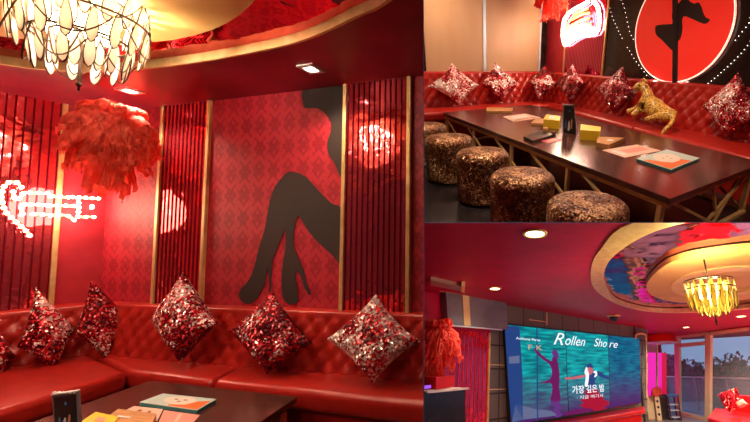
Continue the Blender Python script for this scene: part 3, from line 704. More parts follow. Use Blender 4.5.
dn = [(420, -15), (385, 25), (365, 50), (358, 80), (362, 115), (340, 120), (305, 122), (280, 128), (275, 150), (282, 175), (310, 200), (340, 232), (362, 250), (368, 215), (388, 205), (402, 185), (410, 140), (408, 100), (420, 80), (455, 92), (490, 108), (520, 118), (540, 108), (545, 96), (525, 85), (512, 60), (505, 35), (490, 12), (470, 18), (445, 5), (435, -15)]
MB().prism([tuple(v) for v in spline([Vector(p) for p in dz(dn)], 3)], .055, .062).build('dancer_silhouette', K['black_decal'], disc)
# emissive dots modelled in place of string-light reflections in the black wall
REFL_BEAD = mat('reflected_bead', (1, .95, .85), .3, emi=(1, .93, .8), es=3.0)
def reflected_beads(pts, n, label):
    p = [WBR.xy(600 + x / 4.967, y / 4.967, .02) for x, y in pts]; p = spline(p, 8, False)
    c = p[0]; t = thing('reflected_bead_arc', B, WBR.M @ T(c.x, c.y, .02), label, 'modelled reflection')
    MB().tube([(q.x - c.x, q.y - c.y, -.008) for q in p], .002, 4).build('arc_thread', K['black'], t)
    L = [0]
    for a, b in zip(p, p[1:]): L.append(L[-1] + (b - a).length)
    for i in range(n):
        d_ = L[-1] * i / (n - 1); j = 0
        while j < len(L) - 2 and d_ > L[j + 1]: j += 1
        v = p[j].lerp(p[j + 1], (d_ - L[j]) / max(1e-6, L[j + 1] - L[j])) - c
        MB().ball((v.x, v.y, 0), .006, 1).build('bead', REFL_BEAD, t)
reflected_beads([(232, 374), (214, 350), (196, 328), (180, 306), (165, 284), (150, 258), (135, 236)], 9, 'modelled reflection of white lights curving up left of the red disc')
reflected_beads([(110, 190), (95, 160), (85, 138), (72, 112), (60, 80), (48, 40)], 9, 'faint modelled reflection of string lights nearest the gold strip')
reflected_beads([(165, 195), (150, 165), (138, 120), (128, 70), (118, 30), (105, 0)], 10, 'steep modelled reflection of string lights between the disc and the gold strip')
reflected_beads([(537, 414), (558, 398), (580, 380), (602, 360), (622, 342), (643, 323), (664, 303), (684, 283), (704, 262), (726, 235), (748, 205)], 14, 'modelled reflection of white lights rising right of the red disc')
reflected_beads([(672, 200), (690, 178), (706, 158), (720, 140), (738, 120), (752, 60)], 7, 'short modelled reflection of string lights near the top right corner')
# marquee sign
s7 = lambda pts: [(540 + x / 7.03, y / 7.03) for x, y in pts]
marquee(B, WBR, .06, [s7(p) for p in (
    [(175, 312), (160, 270), (160, 200), (170, 140), (205, 90), (260, 55), (320, 25), (335, 15)], [(375, 5), (395, 30), (412, 70), (418, 130), (412, 200), (395, 232), (350, 245), (290, 250), (240, 275), (200, 305), (175, 315)],
    [(180, 270), (240, 240), (300, 205), (360, 200)], [(185, 235), (240, 205), (310, 170), (350, 170)], [(190, 195), (240, 165), (290, 140), (340, 130)], [(200, 150), (250, 120), (300, 95), (340, 90)], [(230, 110), (280, 80), (330, 60)])],
    'blazing white marquee sign on the fluted mirror of the top right room', .045, .034, energy=30)
# sofa
ssa = thing('tufted_sofa', B, T(0, 0, 0), 'long red buttoned leather corner sofa behind the long dark table', 'sofa')
tufted(SB_R, -.02, 9.5, .3, HCB, .16, .03, ssa, K['leather'], None, cell=.19, depth=.04)
tufted(SB_L, -2.6, 3.02, .3, HCB, .16, .03, ssa, K['leather'], None, cell=.19, depth=.04)
sf = [B.at(*p, HSB).to_2d() for p in ((575, 111.5), (633, 126.8), (750, 156.5))]
yf = lambda x: sf[0].y + (sf[2].y - sf[0].y) * (x - sf[0].x) / (sf[2].x - sf[0].x)
lfx = B.at(424, 119, HSB); ca = Vector((nl.x * .75, nl.y * .75 + 0)); x_c = B.at(536, 105, HSB)
seamx = [1.0, B.at(633, 126, HSB).x, 6.9, 9.6]
for a, b_ in zip([.95] + seamx[1:-1], seamx[1:]):
    cushion([Vector((a + .006, -.05)), Vector((b_ - .006, -.05)), Vector((b_ - .006, yf(b_))), Vector((a + .006, yf(a)))], HSB - .15, HSB + .01, ssa, K['leather'])
lw0 = nl * .02; w_ = .80
cushion([Vector((0, -.05)), Vector((.94, -.05)), Vector((.94, yf(.94))), Vector((.8 + wbl.x * 1.2, wbl.y * 1.2)), Vector((wbl.x * 1.2, wbl.y * 1.2))], HSB - .15, HSB + .01, ssa, K['leather'])
cushion([wbl * 1.212, wbl * 1.212 + nl * w_, wbl * 5 + nl * w_, wbl * 5], HSB - .15, HSB + .01, ssa, K['leather'])
slab([Vector((.3, -.05)), Vector((9.6, -.05)), Vector((9.6, yf(9.6) + .06)), Vector((.6, yf(.6) + .06))], ZF, HSB - .13, 'base', K['leather'], ssa)
slab([wbl * .5, wbl * .5 + nl * .7, wbl * 5 + nl * .7, wbl * 5], ZF, HSB - .13, 'base', K['leather'], ssa)
gB = 'sequin pillows on the long sofa'; OB = (.14, .26, .34, .26)
pillow(B, SB_L, [(452, 63), (428, 86), (460, 105), (479, 85)], (.14, .24, .32, .24), sq[3], 'silvery sequin pillow at the left end, below the first tan blind', group=gB, th=.1)
pillow(B, SB_L, [(495, 62), (481, 84), (501, 103), (519, 83)], (.14, .24, .32, .24), sq[1], 'sequin pillow with white shine just right of the metal strip', group=gB, th=.1)
pillow(B, SB_R, [(545, 64), (529, 82), (539, 101), (557, 84)], (.12, .60, .50, .20), sq[2], 'dark red sequin pillow standing in the sofa corner', group=gB, th=.1)
pillow(B, SB_R, [(573, 64), (556, 83), (570, 104), (586, 84)], OB, sq[0], 'sequin pillow behind the photo stand in the top right room', group=gB, th=.1)
pillow(B, SB_R, [(623, 66), (595, 89), (613, 113), (636, 96)], OB, sq[0], 'sequin pillow left of the leopard figure', group=gB, th=.11)
pillow(B, SB_R, [(738, 72), (701, 106), (728, 140), (768, 112)], OB, sq[1], 'large sequin pillow at the right edge of the top right room', group=gB, th=.12)
# table
tp = [B.at(443, 112.6, HTB).to_2d(), B.at(670.3, 198.7, HTB).to_2d(), B.at(750, 168, HTB).to_2d(), B.at(487, 108.6, HTB).to_2d()]
pR = tp[1] + (tp[2] - tp[1]); far = B.at(575, 115.5, HTB).to_2d()
d_long = (B.at(750, 159.5, HTB).to_2d() - far).normalized()
def isect(p, d, q, e):
    k = ((q.x - p.x) * e.y - (q.y - p.y) * e.x) / (d.x * e.y - d.y * e.x); return p + d * k
c_fr = isect(tp[1], (tp[2] - tp[1]).normalized(), far, d_long); c_fl = isect(tp[0], (tp[3] - tp[0]).normalized(), far, d_long)
TP = [tp[0], tp[1], c_fr, c_fl]; gt = sum(TP, Vector((0, 0))) / 4
ltab = thing('long_table', B, T(0, 0, 0), 'long dark brown table on a gold frame in the top right room', 'table')
slab(TP, HTB - .045, HTB, 'table_top', K['table'], ltab)
TI = [gt + (p - gt) * .985 for p in TP]; TI2 = [gt + (p - gt) * .965 for p in TP]
MB().ring([(p.x, p.y) for p in TI], [(p.x, p.y) for p in TI2], HTB - .085, HTB - .045).build('rail', K['gold'], ltab)
MB().ring([(p.x, p.y) for p in TI], [(p.x, p.y) for p in TI2], ZF, ZF + .03).build('floor_rail', K['gold'], ltab)
def bar(a, b, w=.028, name='brace'):
    MB().tube([a, b], w * .6, 4).build(name, K['gold'], ltab)
zt_, zb_ = HTB - .085, ZF + .03
for p in TI2: bar((p.x, p.y, zt_), (p.x, p.y, zb_), .05, 'leg')
def edge(a, b, fr_, w=.028):
    for (u0, h0), (u1, h1) in fr_:
        p, q = a.lerp(b, u0), a.lerp(b, u1); bar((p.x, p.y, zb_ + (zt_ - zb_) * h0), (q.x, q.y, zb_ + (zt_ - zb_) * h1), w)
edge(TI2[1], TI2[2], [((.08, 1), (.62, 0)), ((.5, 1), (.62, .2)), ((1, 1), (.42, 0)), ((.85, 1), (.6, 0))])
edge(TI2[0], TI2[1], [((i / 5, 1), ((i + 1) / 5, 0)) for i in range(5)])
edge(TI2[3], TI2[2], [((i / 6, 1), ((i + 1) / 6, 0)) for i in range(6)])
for i in (2, 4, 6):
    p = TI2[0].lerp(TI2[1], i / 8); bar((p.x, p.y, zt_), (p.x, p.y, zb_), .04, 'leg')
# stools
gs = 'brown sequin stools along the long table'
def stoolB(l, r_, ytop, label, hb):
    p0, p1 = B.at(l, ytop + hb, HTB - .01), B.at(r_, ytop + hb, HTB - .01); r = (p1 - p0).length / 2; c = (p0 + p1) / 2
    return stool(B, c, r, HTB - .01, label, gs, K['seq_brown'], ZF)
stoolB(402, 447, 119, 'farthest brown sequin stool, cut by the left edge of the top right room', 6)
stoolB(424.5, 473, 128, 'second brown sequin stool from the far left end of the long table', 9)
stoolB(456, 509, 140.5, 'middle brown sequin stool of the five beside the long table', 11)
stoolB(490, 555, 161, 'fourth brown sequin stool, second nearest to the camera', 13)
stoolB(547, 629, 185.5, 'nearest brown sequin stool, in front of the long table', 17)
# things on the table
t, q, w, h = None, None, None, None
b0 = B.at(569, 134, HTB); vv = B.cam.to_2d() - b0.to_2d(); PSB = Plane(B, (b0.x, b0.y), (b0.x - vv.y, b0.y + vv.x))
photo_stand(B, PSB, [(562.5, 134), (577, 136), (574.5, 104.5), (563, 104)], 'tall black photo stand in the middle of the long table', HTB)
def boxB(px, h, *a, **k): return boxy(B, px, HTB, h, *a, **k)
boxB([(543, 127.5), (546, 122), (560, 124), (559, 129)], .11, 'card_box', 'yellow paper box left of the tall photo stand', 'box', K['yellow'], None, (('white_print', K['white'], .3, .6, .2, .8),))
t = boxB([(579.5, 139.5), (580, 133), (600, 136), (599.5, 141)], .11, 'card_box', 'yellow paper box right of the tall photo stand', 'box', K['yellow'])
boxB([(596, 147), (598, 141), (624.5, 142), (608, 149.5)], .05, 'tissue_box', 'light wooden tissue box right of the yellow boxes', 'box', K['wood'], None, (('tissue', K['white'], .5, .8, .4, .6),))
boxB([(531, 125), (536, 120), (547, 121), (543, 126)], .03, 'tissue_box', 'light wooden box left of the yellow box, far on the long table', 'box', K['wood'])
boxB([(486, 113), (487, 109), (513, 109.5), (512, 113)], .03, 'tissue_box', 'light wooden box at the far left end of the long table', 'box', K['wood'])
def cardB(px, th, m, label, **k): return card(B, px, HTB, th, m, label, **k)
cardB([(513, 121.5), (503, 116.5), (525, 113.5), (541, 117.5)], .006, PK[2], 'pale printed card pile at the far end of the long table', prints=(('print', PK[1], .1, .9, .12, .2), ('print', K['white'], .2, .8, .4, .8)))
cardB([(625, 157.5), (602, 150), (637, 144.5), (661, 150.5)], .003, PK[2], 'pink printed menu sheet beside the portrait book', prints=(('print', PK[0], .3, .9, .3, .7), ('print', K['white'], .1, .2, .2, .8)))
cardB([(548, 143.5), (541, 140.5), (556, 137.5), (562, 140)], .004, PK[4], 'dark red card in front of the black tray', prints=(('print', PK[0], .2, .8, .3, .7),))
t = boxB([(533, 143.5), (523.5, 139), (541, 132), (553, 137)], .03, 'tray', 'black tray with small things left of the photo stand', 'tray', K['black'])
p = B.at(545, 134.5, HTB)
for i, (dx, dy, r_, mm, nm, lb) in enumerate(((0, 0, .032, K['wood'], 'round_tin', 'small orange round tin standing at the black tray'), (.12, .05, .028, K['steel'], 'glass_tumbler', 'small shiny tumbler between the black tray and the photo stand'))):
    o = MB().lathe([(r_ * .9, 0), (r_, .01), (r_, .045), (r_ * .7, .055), (.004, .058)], 20).build(nm, mm, None, B.M @ T(p.x + dx, p.y + dy, HTB + (.03 if i == 0 else 0)), smooth=True); tag(o, lb, 'tin' if i == 0 else 'glass'); reg(o, B)
art_book(B, [(671, 169.5), (636.5, 158.5), (667, 149.5), (699.5, 158)], HTB, 'aqua book with an orange and cream portrait lying on the long table')
pc = WBR.pt(552, -22, .5); plume(B, (pc.x, pc.y, pc.z), 1.05, 'orange red feather plume whose tips hang in at the top of the red wall', seed=5)
# leopard figure
def creature():
    P = SB_R
    def n(px, py, off): return P.pt(px, py, off)
    N = {}; E_ = []; R_ = {}
    def add(k, px, py, off, r, par=None): N[k] = n(px, py, off); R_[k] = r; 
    S = 1.12
    L = [('hip', 667, 108.5, .42, .11, None), ('rump', 669, 114, .44, .115, 'hip'), ('mid', 660, 110, .42, .115, 'hip'), ('belly', 653, 106, .42, .105, 'mid'), ('chest', 647, 100, .43, .105, 'belly'),
         ('neck', 647.5, 94, .43, .070, 'chest'), ('neck2', 646, 89.5, .43, .058, 'neck'), ('head', 641.5, 85.0, .45, .078, 'neck2'), ('muz', 636.6, 87.8, .46, .050, 'head'), ('nose', 634.4, 89.0, .465, .038, 'muz'),
         ('fb', 651, 113, .47, .095, 'belly'), ('sh1', 643, 105, .50, .06, 'chest'), ('el1', 639, 110, .56, .042, 'sh1'), ('pa1', 633.5, 114.5, .62, .036, 'el1'), ('to1', 631.5, 115.4, .64, .034, 'pa1'),
         ('sh2', 641, 106, .40, .055, 'chest'), ('el2', 635, 109.5, .40, .038, 'sh2'), ('pa2', 629, 111.2, .42, .034, 'el2'), ('to2', 626.8, 111.8, .43, .032, 'pa2'),
         ('kn1', 661, 116, .54, .075, 'rump'), ('ho1', 654, 117.5, .60, .042, 'kn1'), ('hf1', 647.5, 119, .62, .036, 'ho1'), ('ht1', 644.5, 119.5, .63, .034, 'hf1'),
         ('t1', 673, 118, .50, .034, 'rump'), ('t2', 672.5, 122, .58, .028, 't1'), ('t3', 667, 128, .68, .026, 't2'), ('t4', 662.5, 133, .72, .024, 't3'), ('t5', 660.5, 139, .73, .018, 't4')]
    base = P.pt(655, 119, .45)
    me = bpy.data.meshes.new('leopard'); idx = {}; vs = []; es = []
    for i, (k, px, py, off, r, par) in enumerate(L):
        vs.append(n(px, py, off) - base); idx[k] = i
        if par: es.append((idx[par], i))
    me.from_pydata([tuple(v) for v in vs], es, []); o = bpy.data.objects.new('leopard', me); COL.objects.link(o)
    md = o.modifiers.new('s', 'SKIN'); sk = me.skin_vertices[0].data if me.skin_vertices else None
    if sk is None:
        bm = bmesh.new(); bm.from_mesh(me); bm.verts.layers.skin.verify(); bm.to_mesh(me); bm.free(); sk = me.skin_vertices[0].data
    for i, l in enumerate(L): sk[i].radius = (l[4] * S, l[4] * S); sk[i].use_root = (i == 0)
    sub = o.modifiers.new('u', 'SUBSURF'); sub.levels = 2
    dg = bpy.context.evaluated_depsgraph_get(); dg.update(); m2 = bpy.data.meshes.new_from_object(o.evaluated_get(dg)); bpy.data.objects.remove(o)
    m = mat('leopard_coat', (.75, .45, .08), .35); tc = nd(m, 'ShaderNodeTexCoord'); vo = nd(m, 'ShaderNodeTexVoronoi'); vo.inputs['Scale'].default_value = 42; lk(m, tc.outputs['Object'], vo.inputs['Vector'])
    cr = nd(m, 'ShaderNodeValToRGB'); e = cr.color_ramp.elements; e[0].position = .34; e[0].color = (.12, .045, .012, 1); e[1].position = .46; e[1].color = (.82, .50, .10, 1); lk(m, vo.outputs['Distance'], cr.inputs['Fac']); lk(m, cr.outputs['Color'], bsdf(m).inputs['Base Color'])
    m2.materials.clear(); m2.materials.append(m); m2.polygons.foreach_set('use_smooth', [True] * len(m2.polygons))
    root = thing('leopard_figure', B, T(*base), 'golden spotted leopard figure lying on the red sofa with its tail hanging over the table', 'animal figure')
    bo = bpy.data.objects.new('body', m2); COL.objects.link(bo); bo.parent = root
    r3 = lambda px, py, off: n(px, py, off) - base
    for dx in (-.05, .05):
        MB().ball(r3(643.8 + (dx > 0) * 2.2, 80.2 + (dx > 0) * 1.2, .45 + dx), .028, 2, (1, .6, 1.1)).build('ear', m, root, smooth=True)
        MB().ball(r3(638.8 + (dx > 0) * .6, 84.9, .46 + dx * 1.35), .015, 1).build('eye', K['black'], root)
    MB().ball(r3(633.0, 88.0, .47), .018, 1).build('nose', mat('pink_nose', (.5, .15, .1), .4), root)
    MB().tube([r3(633.4, 90.2, .50), r3(635.2, 91.0, .515), r3(637.6, 90.2, .52)], .007, 5).build('mouth', K['black'], root)
    MB().ball(r3(635.2, 91.2, .465), .034, 2).build('chin', K['white'], root, smooth=True)
creature()
# ================================================================ ROOM C: video wall, pole and balcony window
struct(MB().box((3, -2.5, -.05), (16, 9.5, .1)).build('floor', K['floor_c'], None, Cr.M), Cr)
K['soffit_c'] = noisy(mat('soffit_crimson', (.42, .01, .06), .45), (.42, .003, .045), (.50, .005, .06), 5); bsdf(K['soffit_c']).inputs['Specular IOR Level'].default_value = .25
V2 = lambda l: [Vector(p) for p in l]
ro = spline(V2([(-1.95, -4.2), (-2.15, -3.47), (-1.73, -2.97), (-1.14, -2.5), (-.08, -1.91), (1.21, -1.53), (2.23, -1.45), (2.88, -1.59), (3.32, -1.97), (3.63, -2.57), (3.6, -3.3), (3.2, -4.2), (2.3, -5.0), (1.1, -5.5), (-.4, -5.4), (-1.4, -4.95)]), 6)
ri = spline(V2([(-1.78, -4.15), (-1.86, -3.6), (-1.52, -3.05), (-1.0, -2.6), (-.1, -2.1), (1.1, -1.62), (2.2, -1.53), (2.78, -1.68), (3.18, -2.04), (3.45, -2.62), (3.42, -3.3), (3.05, -4.1), (2.2, -4.85), (1.1, -5.3), (-.35, -5.2), (-1.3, -4.8)]), 6)
cC = Vector((.8, -3.5))
struct(MB().ring(outline_to_rect(ro, cC, -5, 11, -7, 2.3), ro, HC, HC + .12).build('ceiling', K['soffit_c'], None, Cr.M), Cr)
struct(MB().ring(ro, ri, HC - .012, HC + .06).build('trim_2', K['gold'], None, Cr.M), Cr)
tag(struct(MB().prism([(p.x, p.y) for p in ro], HC + .07, HC + .09).build('ceiling_mirror', wavy_mirror('purple_ceiling_mirror', (.55, .16, .34), .05, .6, 2.2), None, Cr.M), Cr), 'purple tinted mirror inside the round ceiling recess of the lower right room', 'mirror')
dsc = thing('ceiling_disc', Cr, T(0, 0, 0), 'gold painted ceiling disc around the chandelier in the lower right room', 'ceiling panel')
do_ = spline(V2([(-.62, -4.2), (-.80, -3.7), (-.78, -3.35), (-.5, -3.03), (.23, -2.55), (1.01, -2.28), (1.75, -2.26), (2.13, -2.43), (2.42, -2.85), (2.45, -3.4), (2.2, -4.1), (1.5, -4.6), (.6, -4.75), (-.2, -4.6)]), 6)
di_ = spline(V2([(.0, -3.85), (-.13, -3.6), (-.10, -3.35), (.06, -3.08), (.42, -2.82), (.92, -2.66), (1.41, -2.66), (1.68, -2.8), (1.86, -3.1), (1.88, -3.47), (1.7, -3.85), (1.25, -4.12), (.75, -4.18), (.3, -4.1)]), 6)
dj_ = [p.lerp(Vector((.9, -3.4)), .25) for p in di_]
MB().ring(do_, di_, HC, HC + .06).build('outer_ring', K['gold_disc'], dsc)
MB().ring(di_, dj_, HC - .012, HC + .03).build('inner_moulding', K['gold_pale'], dsc)
MB().prism([(p.x, p.y) for p in dj_], HC + .03, HC + .05).build('inner_disc', K['gold_disc'], dsc)
gC = 'downlights in the lower right room'
downlight(Cr, 535, 233, HC, 'big bright yellow downlight in the crimson ceiling, nearest of the lower right room', 120, 'down_y', .085, (1, .85, .6), 2.6)
downlight(Cr, 495, 288, HC, 'yellow downlight in the crimson ceiling above the dark wall panel', 64, 'down_y', .07, (1, .85, .6), 2.6)
downlight(Cr, 686, 327, HC, 'small downlight between the pole canopy and the window frame', 330, 'down_y', .08, (1, .85, .6), 2.6)
downlight(Cr, 741, 316, HC, 'downlight at the right edge below the gold chandelier disc', 330, 'down_y', .09, (1, .85, .6), 2.6)
for i, (x, y, e) in enumerate(((0, -5.6, 30), (4.3, -4.2, 40), (6.4, -3.6, 90))):  # added unseen fill downlights; the strongest brightens the window frames
    t = thing('downlight', Cr, T(x, y, HC), 'added fill downlight outside the picture, lower right room, ' + ('over the viewer', 'over the middle of the room', 'over the leather sofa')[i], 'ceiling light', 'added fill downlights out of view in the lower right room')
    MB().lathe([(.06, -.011), (.06, -.004)], 20).build('lit_lens', K['down_y'], t); lamp('SPOT', 'downlight_beam', Cr, (0, 0, -.03), e * 9, (1, .84, .70), t, .08, 2.7, .9, target=(0, 0, -2))
# added pink fill lamps, unseen on the floor, brighten the ceiling from below
for i, (x, y, e, c, tg) in enumerate(((-1.2, -4.2, 190, (1, .12, .24), (1.2, -.5, HC)), (3.2, -4.6, 210, (1, .18, .30), (4.5, -1.6, HC)))):
    t = thing('added_wash_lamp', Cr, T(x, y, 0), 'added pink fill lamp on the floor outside the picture, ' + ('facing the video wall', 'facing the pole')[i], 'added fill light', 'added floor fill lamps out of view')
    MB().lathe([(.10, 0), (.10, .02), (.03, .03), (.03, .10), (.09, .12), (.11, .22), (.10, .22)], 20).build('housing', K['black'], t)
    lamp('SPOT', 'wash_beam', Cr, (0, 0, .26), e, c, t, .12, 1.9, .7, target=(tg[0] - x, tg[1] - y, tg[2]))
dp = Cr.at(613.5, 315, HC)
t = thing('dome_sensor', Cr, T(dp.x, dp.y, HC), 'small brassy dome camera on the ceiling above the video wall', 'camera')
MB().lathe([(.14, 0), (.145, -.025), (.12, -.04)], 24).build('base_ring', K['gold'], t); MB().ball((0, 0, -.04), .10, 2).build('dome', K['black'], t, smooth=True)
# screen wall: olive tiles with gold joints
tm = mat('olive_wall_tiles', (.12, .11, .08), .4); tc = nd(tm, 'ShaderNodeTexCoord'); bk_ = nd(tm, 'ShaderNodeTexBrick'); lk(tm, tc.outputs['Object'], bk_.inputs['Vector'])
bk_.offset = 0; bk_.inputs['Scale'].default_value = 1; bk_.inputs['Brick Width'].default_value = .62; bk_.inputs['Row Height'].default_value = .36; bk_.inputs['Mortar Size'].default_value = .014
bk_.inputs['Color1'].default_value = (.10, .105, .075, 1); bk_.inputs['Color2'].default_value = (.15, .155, .11, 1); bk_.inputs['Mortar'].default_value = (.02, .015, .012, 1)
lk(tm, bk_.outputs['Color'], bsdf(tm).inputs['Base Color'])
sx = WC_S.xy(647.5, 370).x
_x0, _xt, _xb = WC_S.xy(489.5, 370).x, WC_S.xy(648, 332).x, WC_S.xy(644.5, 412).x
struct(MB().prism([(_x0, -.05), (_xb, -.05), (_xt, HC + .02), (_x0, HC + .02)], -.1, 0).build('wall_screen', tm, None, Cr.M @ WC_S.M), Cr)
sx = _xb
wall('wall_screen_left', WC_S, -4.5, WC_S.xy(489.5, 370).x, -.05, HC + .02, K['soffit_c'])
struct(MB().prism([(sx - .1, 0), (sx, 0), (8.3, 2.1), (8.2, 2.1)], 0, HC + .02).build('wall_return', tm, None, Cr.M), Cr)
struct(MB().box((9.4, 2.1, HC / 2), (3.2, .1, HC + .1)).build('wall_alcove', noisy(mat('plum_wall', (.12, .06, .09), .5), (.16, .09, .13), (.22, .13, .17), 3), None, Cr.M), Cr)
def pxpoly(P, pts, off): return [tuple(P.xy(x, y, off)) for x, y in pts]
def strip(P, pts, off, th, name, m, label=None, cat=None, root=None, origin=None):
    q = [Vector(p) for p in pxpoly(P, pts, off)]; c = Vector(q[0]) if root is None else origin
    o = MB().prism([(p.x - c.x, p.y - c.y) for p in q], 0, th).build(name, m, root, P.R.M @ P.M @ T(c.x, c.y, off) if root is None else T(0, 0, off))
    if root is None: tag(o, label, cat); reg(o, P.R)
    return o
gj = mat('gold_joint', (.8, .6, .3), .35, .5)
for pts, lb in (([(529, 319.2), (545, 321.4), (545, 322.2), (529, 320.2)], 'short gold joint line on the tiles above the screen, left part'),
                ([(546.2, 312.5), (547.2, 312.7), (547.2, 325), (546.2, 324.8)], 'upright gold joint in the tiles above the second screen seam'),
                ([(489, 364.2), (506, 364.8), (506, 365.6), (489, 365.1)], 'upper gold joint line between the red mirror and the screen'),
                ([(489.5, 389), (508.5, 388.6), (508.5, 389.6), (489.5, 390)], 'lower gold joint line between the red mirror and the screen'),
                ([(505, 313), (505.8, 313.2), (505.8, 321), (505, 320.8)], 'small upright gold joint just left above the screen corner')):
    strip(WC_S, pts, .002, .008, 'gold_joint_strip', gj, lb, 'wall strip')
# video wall of three screens
OFS = .10
def emat(name, c, s=1.0): return mat(name, (.003, .003, .003), .5, 0, emi=c, es=s, Specular_IOR_Level=.08)
def water(name, c1, c2, c3, k=1.0):
    m = mat(name, (.003, .005, .006), .5); bsdf(m).inputs['Specular IOR Level'].default_value = .08; tc = nd(m, 'ShaderNodeTexCoord'); mp = nd(m, 'ShaderNodeMapping'); mp.inputs['Scale'].default_value = (.8, 7, 1); lk(m, tc.outputs['Object'], mp.inputs['Vector'])
    nz = nd(m, 'ShaderNodeTexNoise'); nz.inputs['Scale'].default_value = 2.6; nz.inputs['Detail'].default_value = 5; lk(m, mp.outputs['Vector'], nz.inputs['Vector'])
    cr = nd(m, 'ShaderNodeValToRGB'); e = cr.color_ramp.elements; e[0].position = .36; e[0].color = (*c1, 1); e[1].position = .66; e[1].color = (*c3, 1); q = e.new(.5); q.color = (*c2, 1)
    lk(m, nz.outputs['Fac'], cr.inputs['Fac'])
    sp = nd(m, 'ShaderNodeSeparateXYZ'); lk(m, tc.outputs['Object'], sp.inputs[0]); mr = nd(m, 'ShaderNodeMapRange'); mr.inputs['From Min'].default_value = .05; mr.inputs['From Max'].default_value = .75; lk(m, sp.outputs[1], mr.inputs['Value'])
    mx = nd(m, 'ShaderNodeMix'); mx.data_type = 'RGBA'; mx.inputs['A'].default_value = (.07, .012, .12, 1); lk(m, mr.outputs['Result'], mx.inputs['Factor']); lk(m, cr.outputs['Color'], mx.inputs['B'])
    lk(m, mx.outputs['Result'], bsdf(m).inputs['Emission Color']); bsdf(m).inputs['Emission Strength'].default_value = k; return m
TL, TR, BR, BL = [WC_S.xy(*p, OFS) for p in ((505.8, 324.0), (639.5, 338.3), (641.2, 403), (510.8, 425.8))]
def suv(u, v): return BL * (1 - u) * (1 - v) + BR * u * (1 - v) + TL * (1 - u) * v + TR * u * v
def ux(px):         # picture column on the wall -> u
    x = WC_S.xy(px, 370, OFS).x; return (x - (BL.x + TL.x) / 2) / ((TR.x + BR.x) / 2 - (BL.x + TL.x) / 2)
seams = [0, ux(566.8), ux(609), 1]
SCR = []; wc = [water('screen_water_teal', (.0, .11, .15), (.0, .24, .27), (.004, .46, .46)), water('screen_water_bright', (.0, .13, .17), (.0, .27, .31), (.004, .46, .48)), water('screen_water_deep', (.0, .05, .15), (.0, .11, .22), (.002, .18, .28))]
ORIG = BL
for i, (u0, u1) in enumerate(zip(seams, seams[1:])):
    o = suv(u0, 0); g = .006
    t = thing('video_screen', Cr, WC_S.M @ T(o.x, o.y, OFS), ['left screen of the video wall showing a magenta dancer in teal water', 'middle screen of the video wall showing a woman in white and red', 'right screen of the video wall showing plain deep teal water'][i], 'screen', 'screens of the video wall')
    q = [suv(u0, 0), suv(u1, 0), suv(u1, 1), suv(u0, 1)]; q = [p - o for p in q]; c = sum(q, Vector((0, 0))) / 4
    MB().prism([(p.x, p.y) for p in q], -.07, 0).build('bezel', K['black'], t)
    qi = [Vector((c.x + (p.x - c.x) * .982, c.y + (p.y - c.y) * .985)) for p in q]
    MB().prism([(p.x, p.y) for p in qi], 0, .003).build('display', wc[i], t); SCR.append((t, o))
def on_screen(i, pts, m, name, lay, smooth=3):
    t, o = SCR[i]; q = [WC_S.xy(500 + x / 3.947, 315 + y / 3.947, OFS) - o for x, y in pts]
    if smooth: q = spline(q, smooth)
    MB().prism([(p.x, p.y) for p in q], .003, .004 + lay * .0012).build(name, m, t)
mg = emat('screen_magenta', (.14, .008, .10)); nv = emat('screen_navy', (.015, .05, .20)); wh = emat('screen_white', (.85, .9, .95), 1.1); rd = emat('screen_red', (.38, .004, .03)); pk = emat('screen_skin', (.55, .12, .16)); pu = emat('screen_purple', (.12, .03, .20)); go = emat('screen_gold', (.55, .40, .25)); gy = emat('screen_grey', (.12, .14, .26))
on_screen(0, [(18, 42), (76, 46), (88, 240), (90, 415), (46, 430), (34, 300)], nv, 'dark_blue_edge', 1, 0)
on_screen(0, [(34, 165), (76, 160), (76, 190), (36, 192)], gy, 'grey_patch', 2, 0)
on_screen(0, [(143, 50), (147, 50), (150, 415), (145, 415)], nv, 'dotted_line', 2, 0)
on_screen(0, [(140, 126), (136, 140), (150, 160), (172, 178), (194, 194), (202, 212), (204, 234), (196, 252), (176, 262), (156, 264), (176, 270), (200, 268), (206, 290), (203, 315), (199, 338), (236, 338), (236, 312), (232, 285), (234, 250), (232, 215), (226, 185), (220, 168), (206, 166), (204, 182), (188, 176), (164, 158), (149, 140)], mg, 'dancer', 3, 2)
on_screen(0, [(200, 338), (236, 338), (232, 352), (243, 366), (232, 378), (246, 392), (236, 402), (214, 405), (222, 392), (206, 380), (216, 364), (202, 352)], pu, 'dancer_water_reflection', 2, 2)
on_screen(0, [(204, 150), (210, 138), (222, 140), (230, 156), (228, 172), (214, 168)], pu, 'dancer_hair', 4)
on_screen(0, [(60, 350), (140, 372), (200, 378), (230, 396), (80, 414), (46, 424)], gy, 'pale_ripples', 1, 0)
on_screen(1, [(338, 292), (382, 290), (392, 312), (410, 322), (404, 332), (426, 340), (430, 352), (412, 362), (420, 370), (372, 380), (350, 374), (326, 380), (332, 366), (312, 358), (330, 348), (318, 336), (336, 322)], rd, 'red_dress_in_water', 1, 2)
on_screen(1, [(255, 246), (262, 255), (300, 252), (335, 244), (336, 236), (310, 240), (275, 246)], pk, 'left_arm', 3)
on_screen(1, [(378, 228), (390, 222), (410, 235), (432, 248), (430, 256), (405, 248), (388, 240)], nv, 'right_arm_shadow', 2)
on_screen(1, [(336, 232), (345, 222), (378, 222), (385, 240), (372, 262), (380, 290), (345, 292), (342, 260)], nv, 'bodice', 3)
on_screen(1, [(333, 225), (340, 205), (346, 208), (350, 235), (344, 280), (334, 278), (338, 245)], wh, 'white_sleeve', 5)
on_screen(1, [(340, 208), (348, 192), (362, 196), (364, 210), (352, 206)], nv, 'hair', 6)
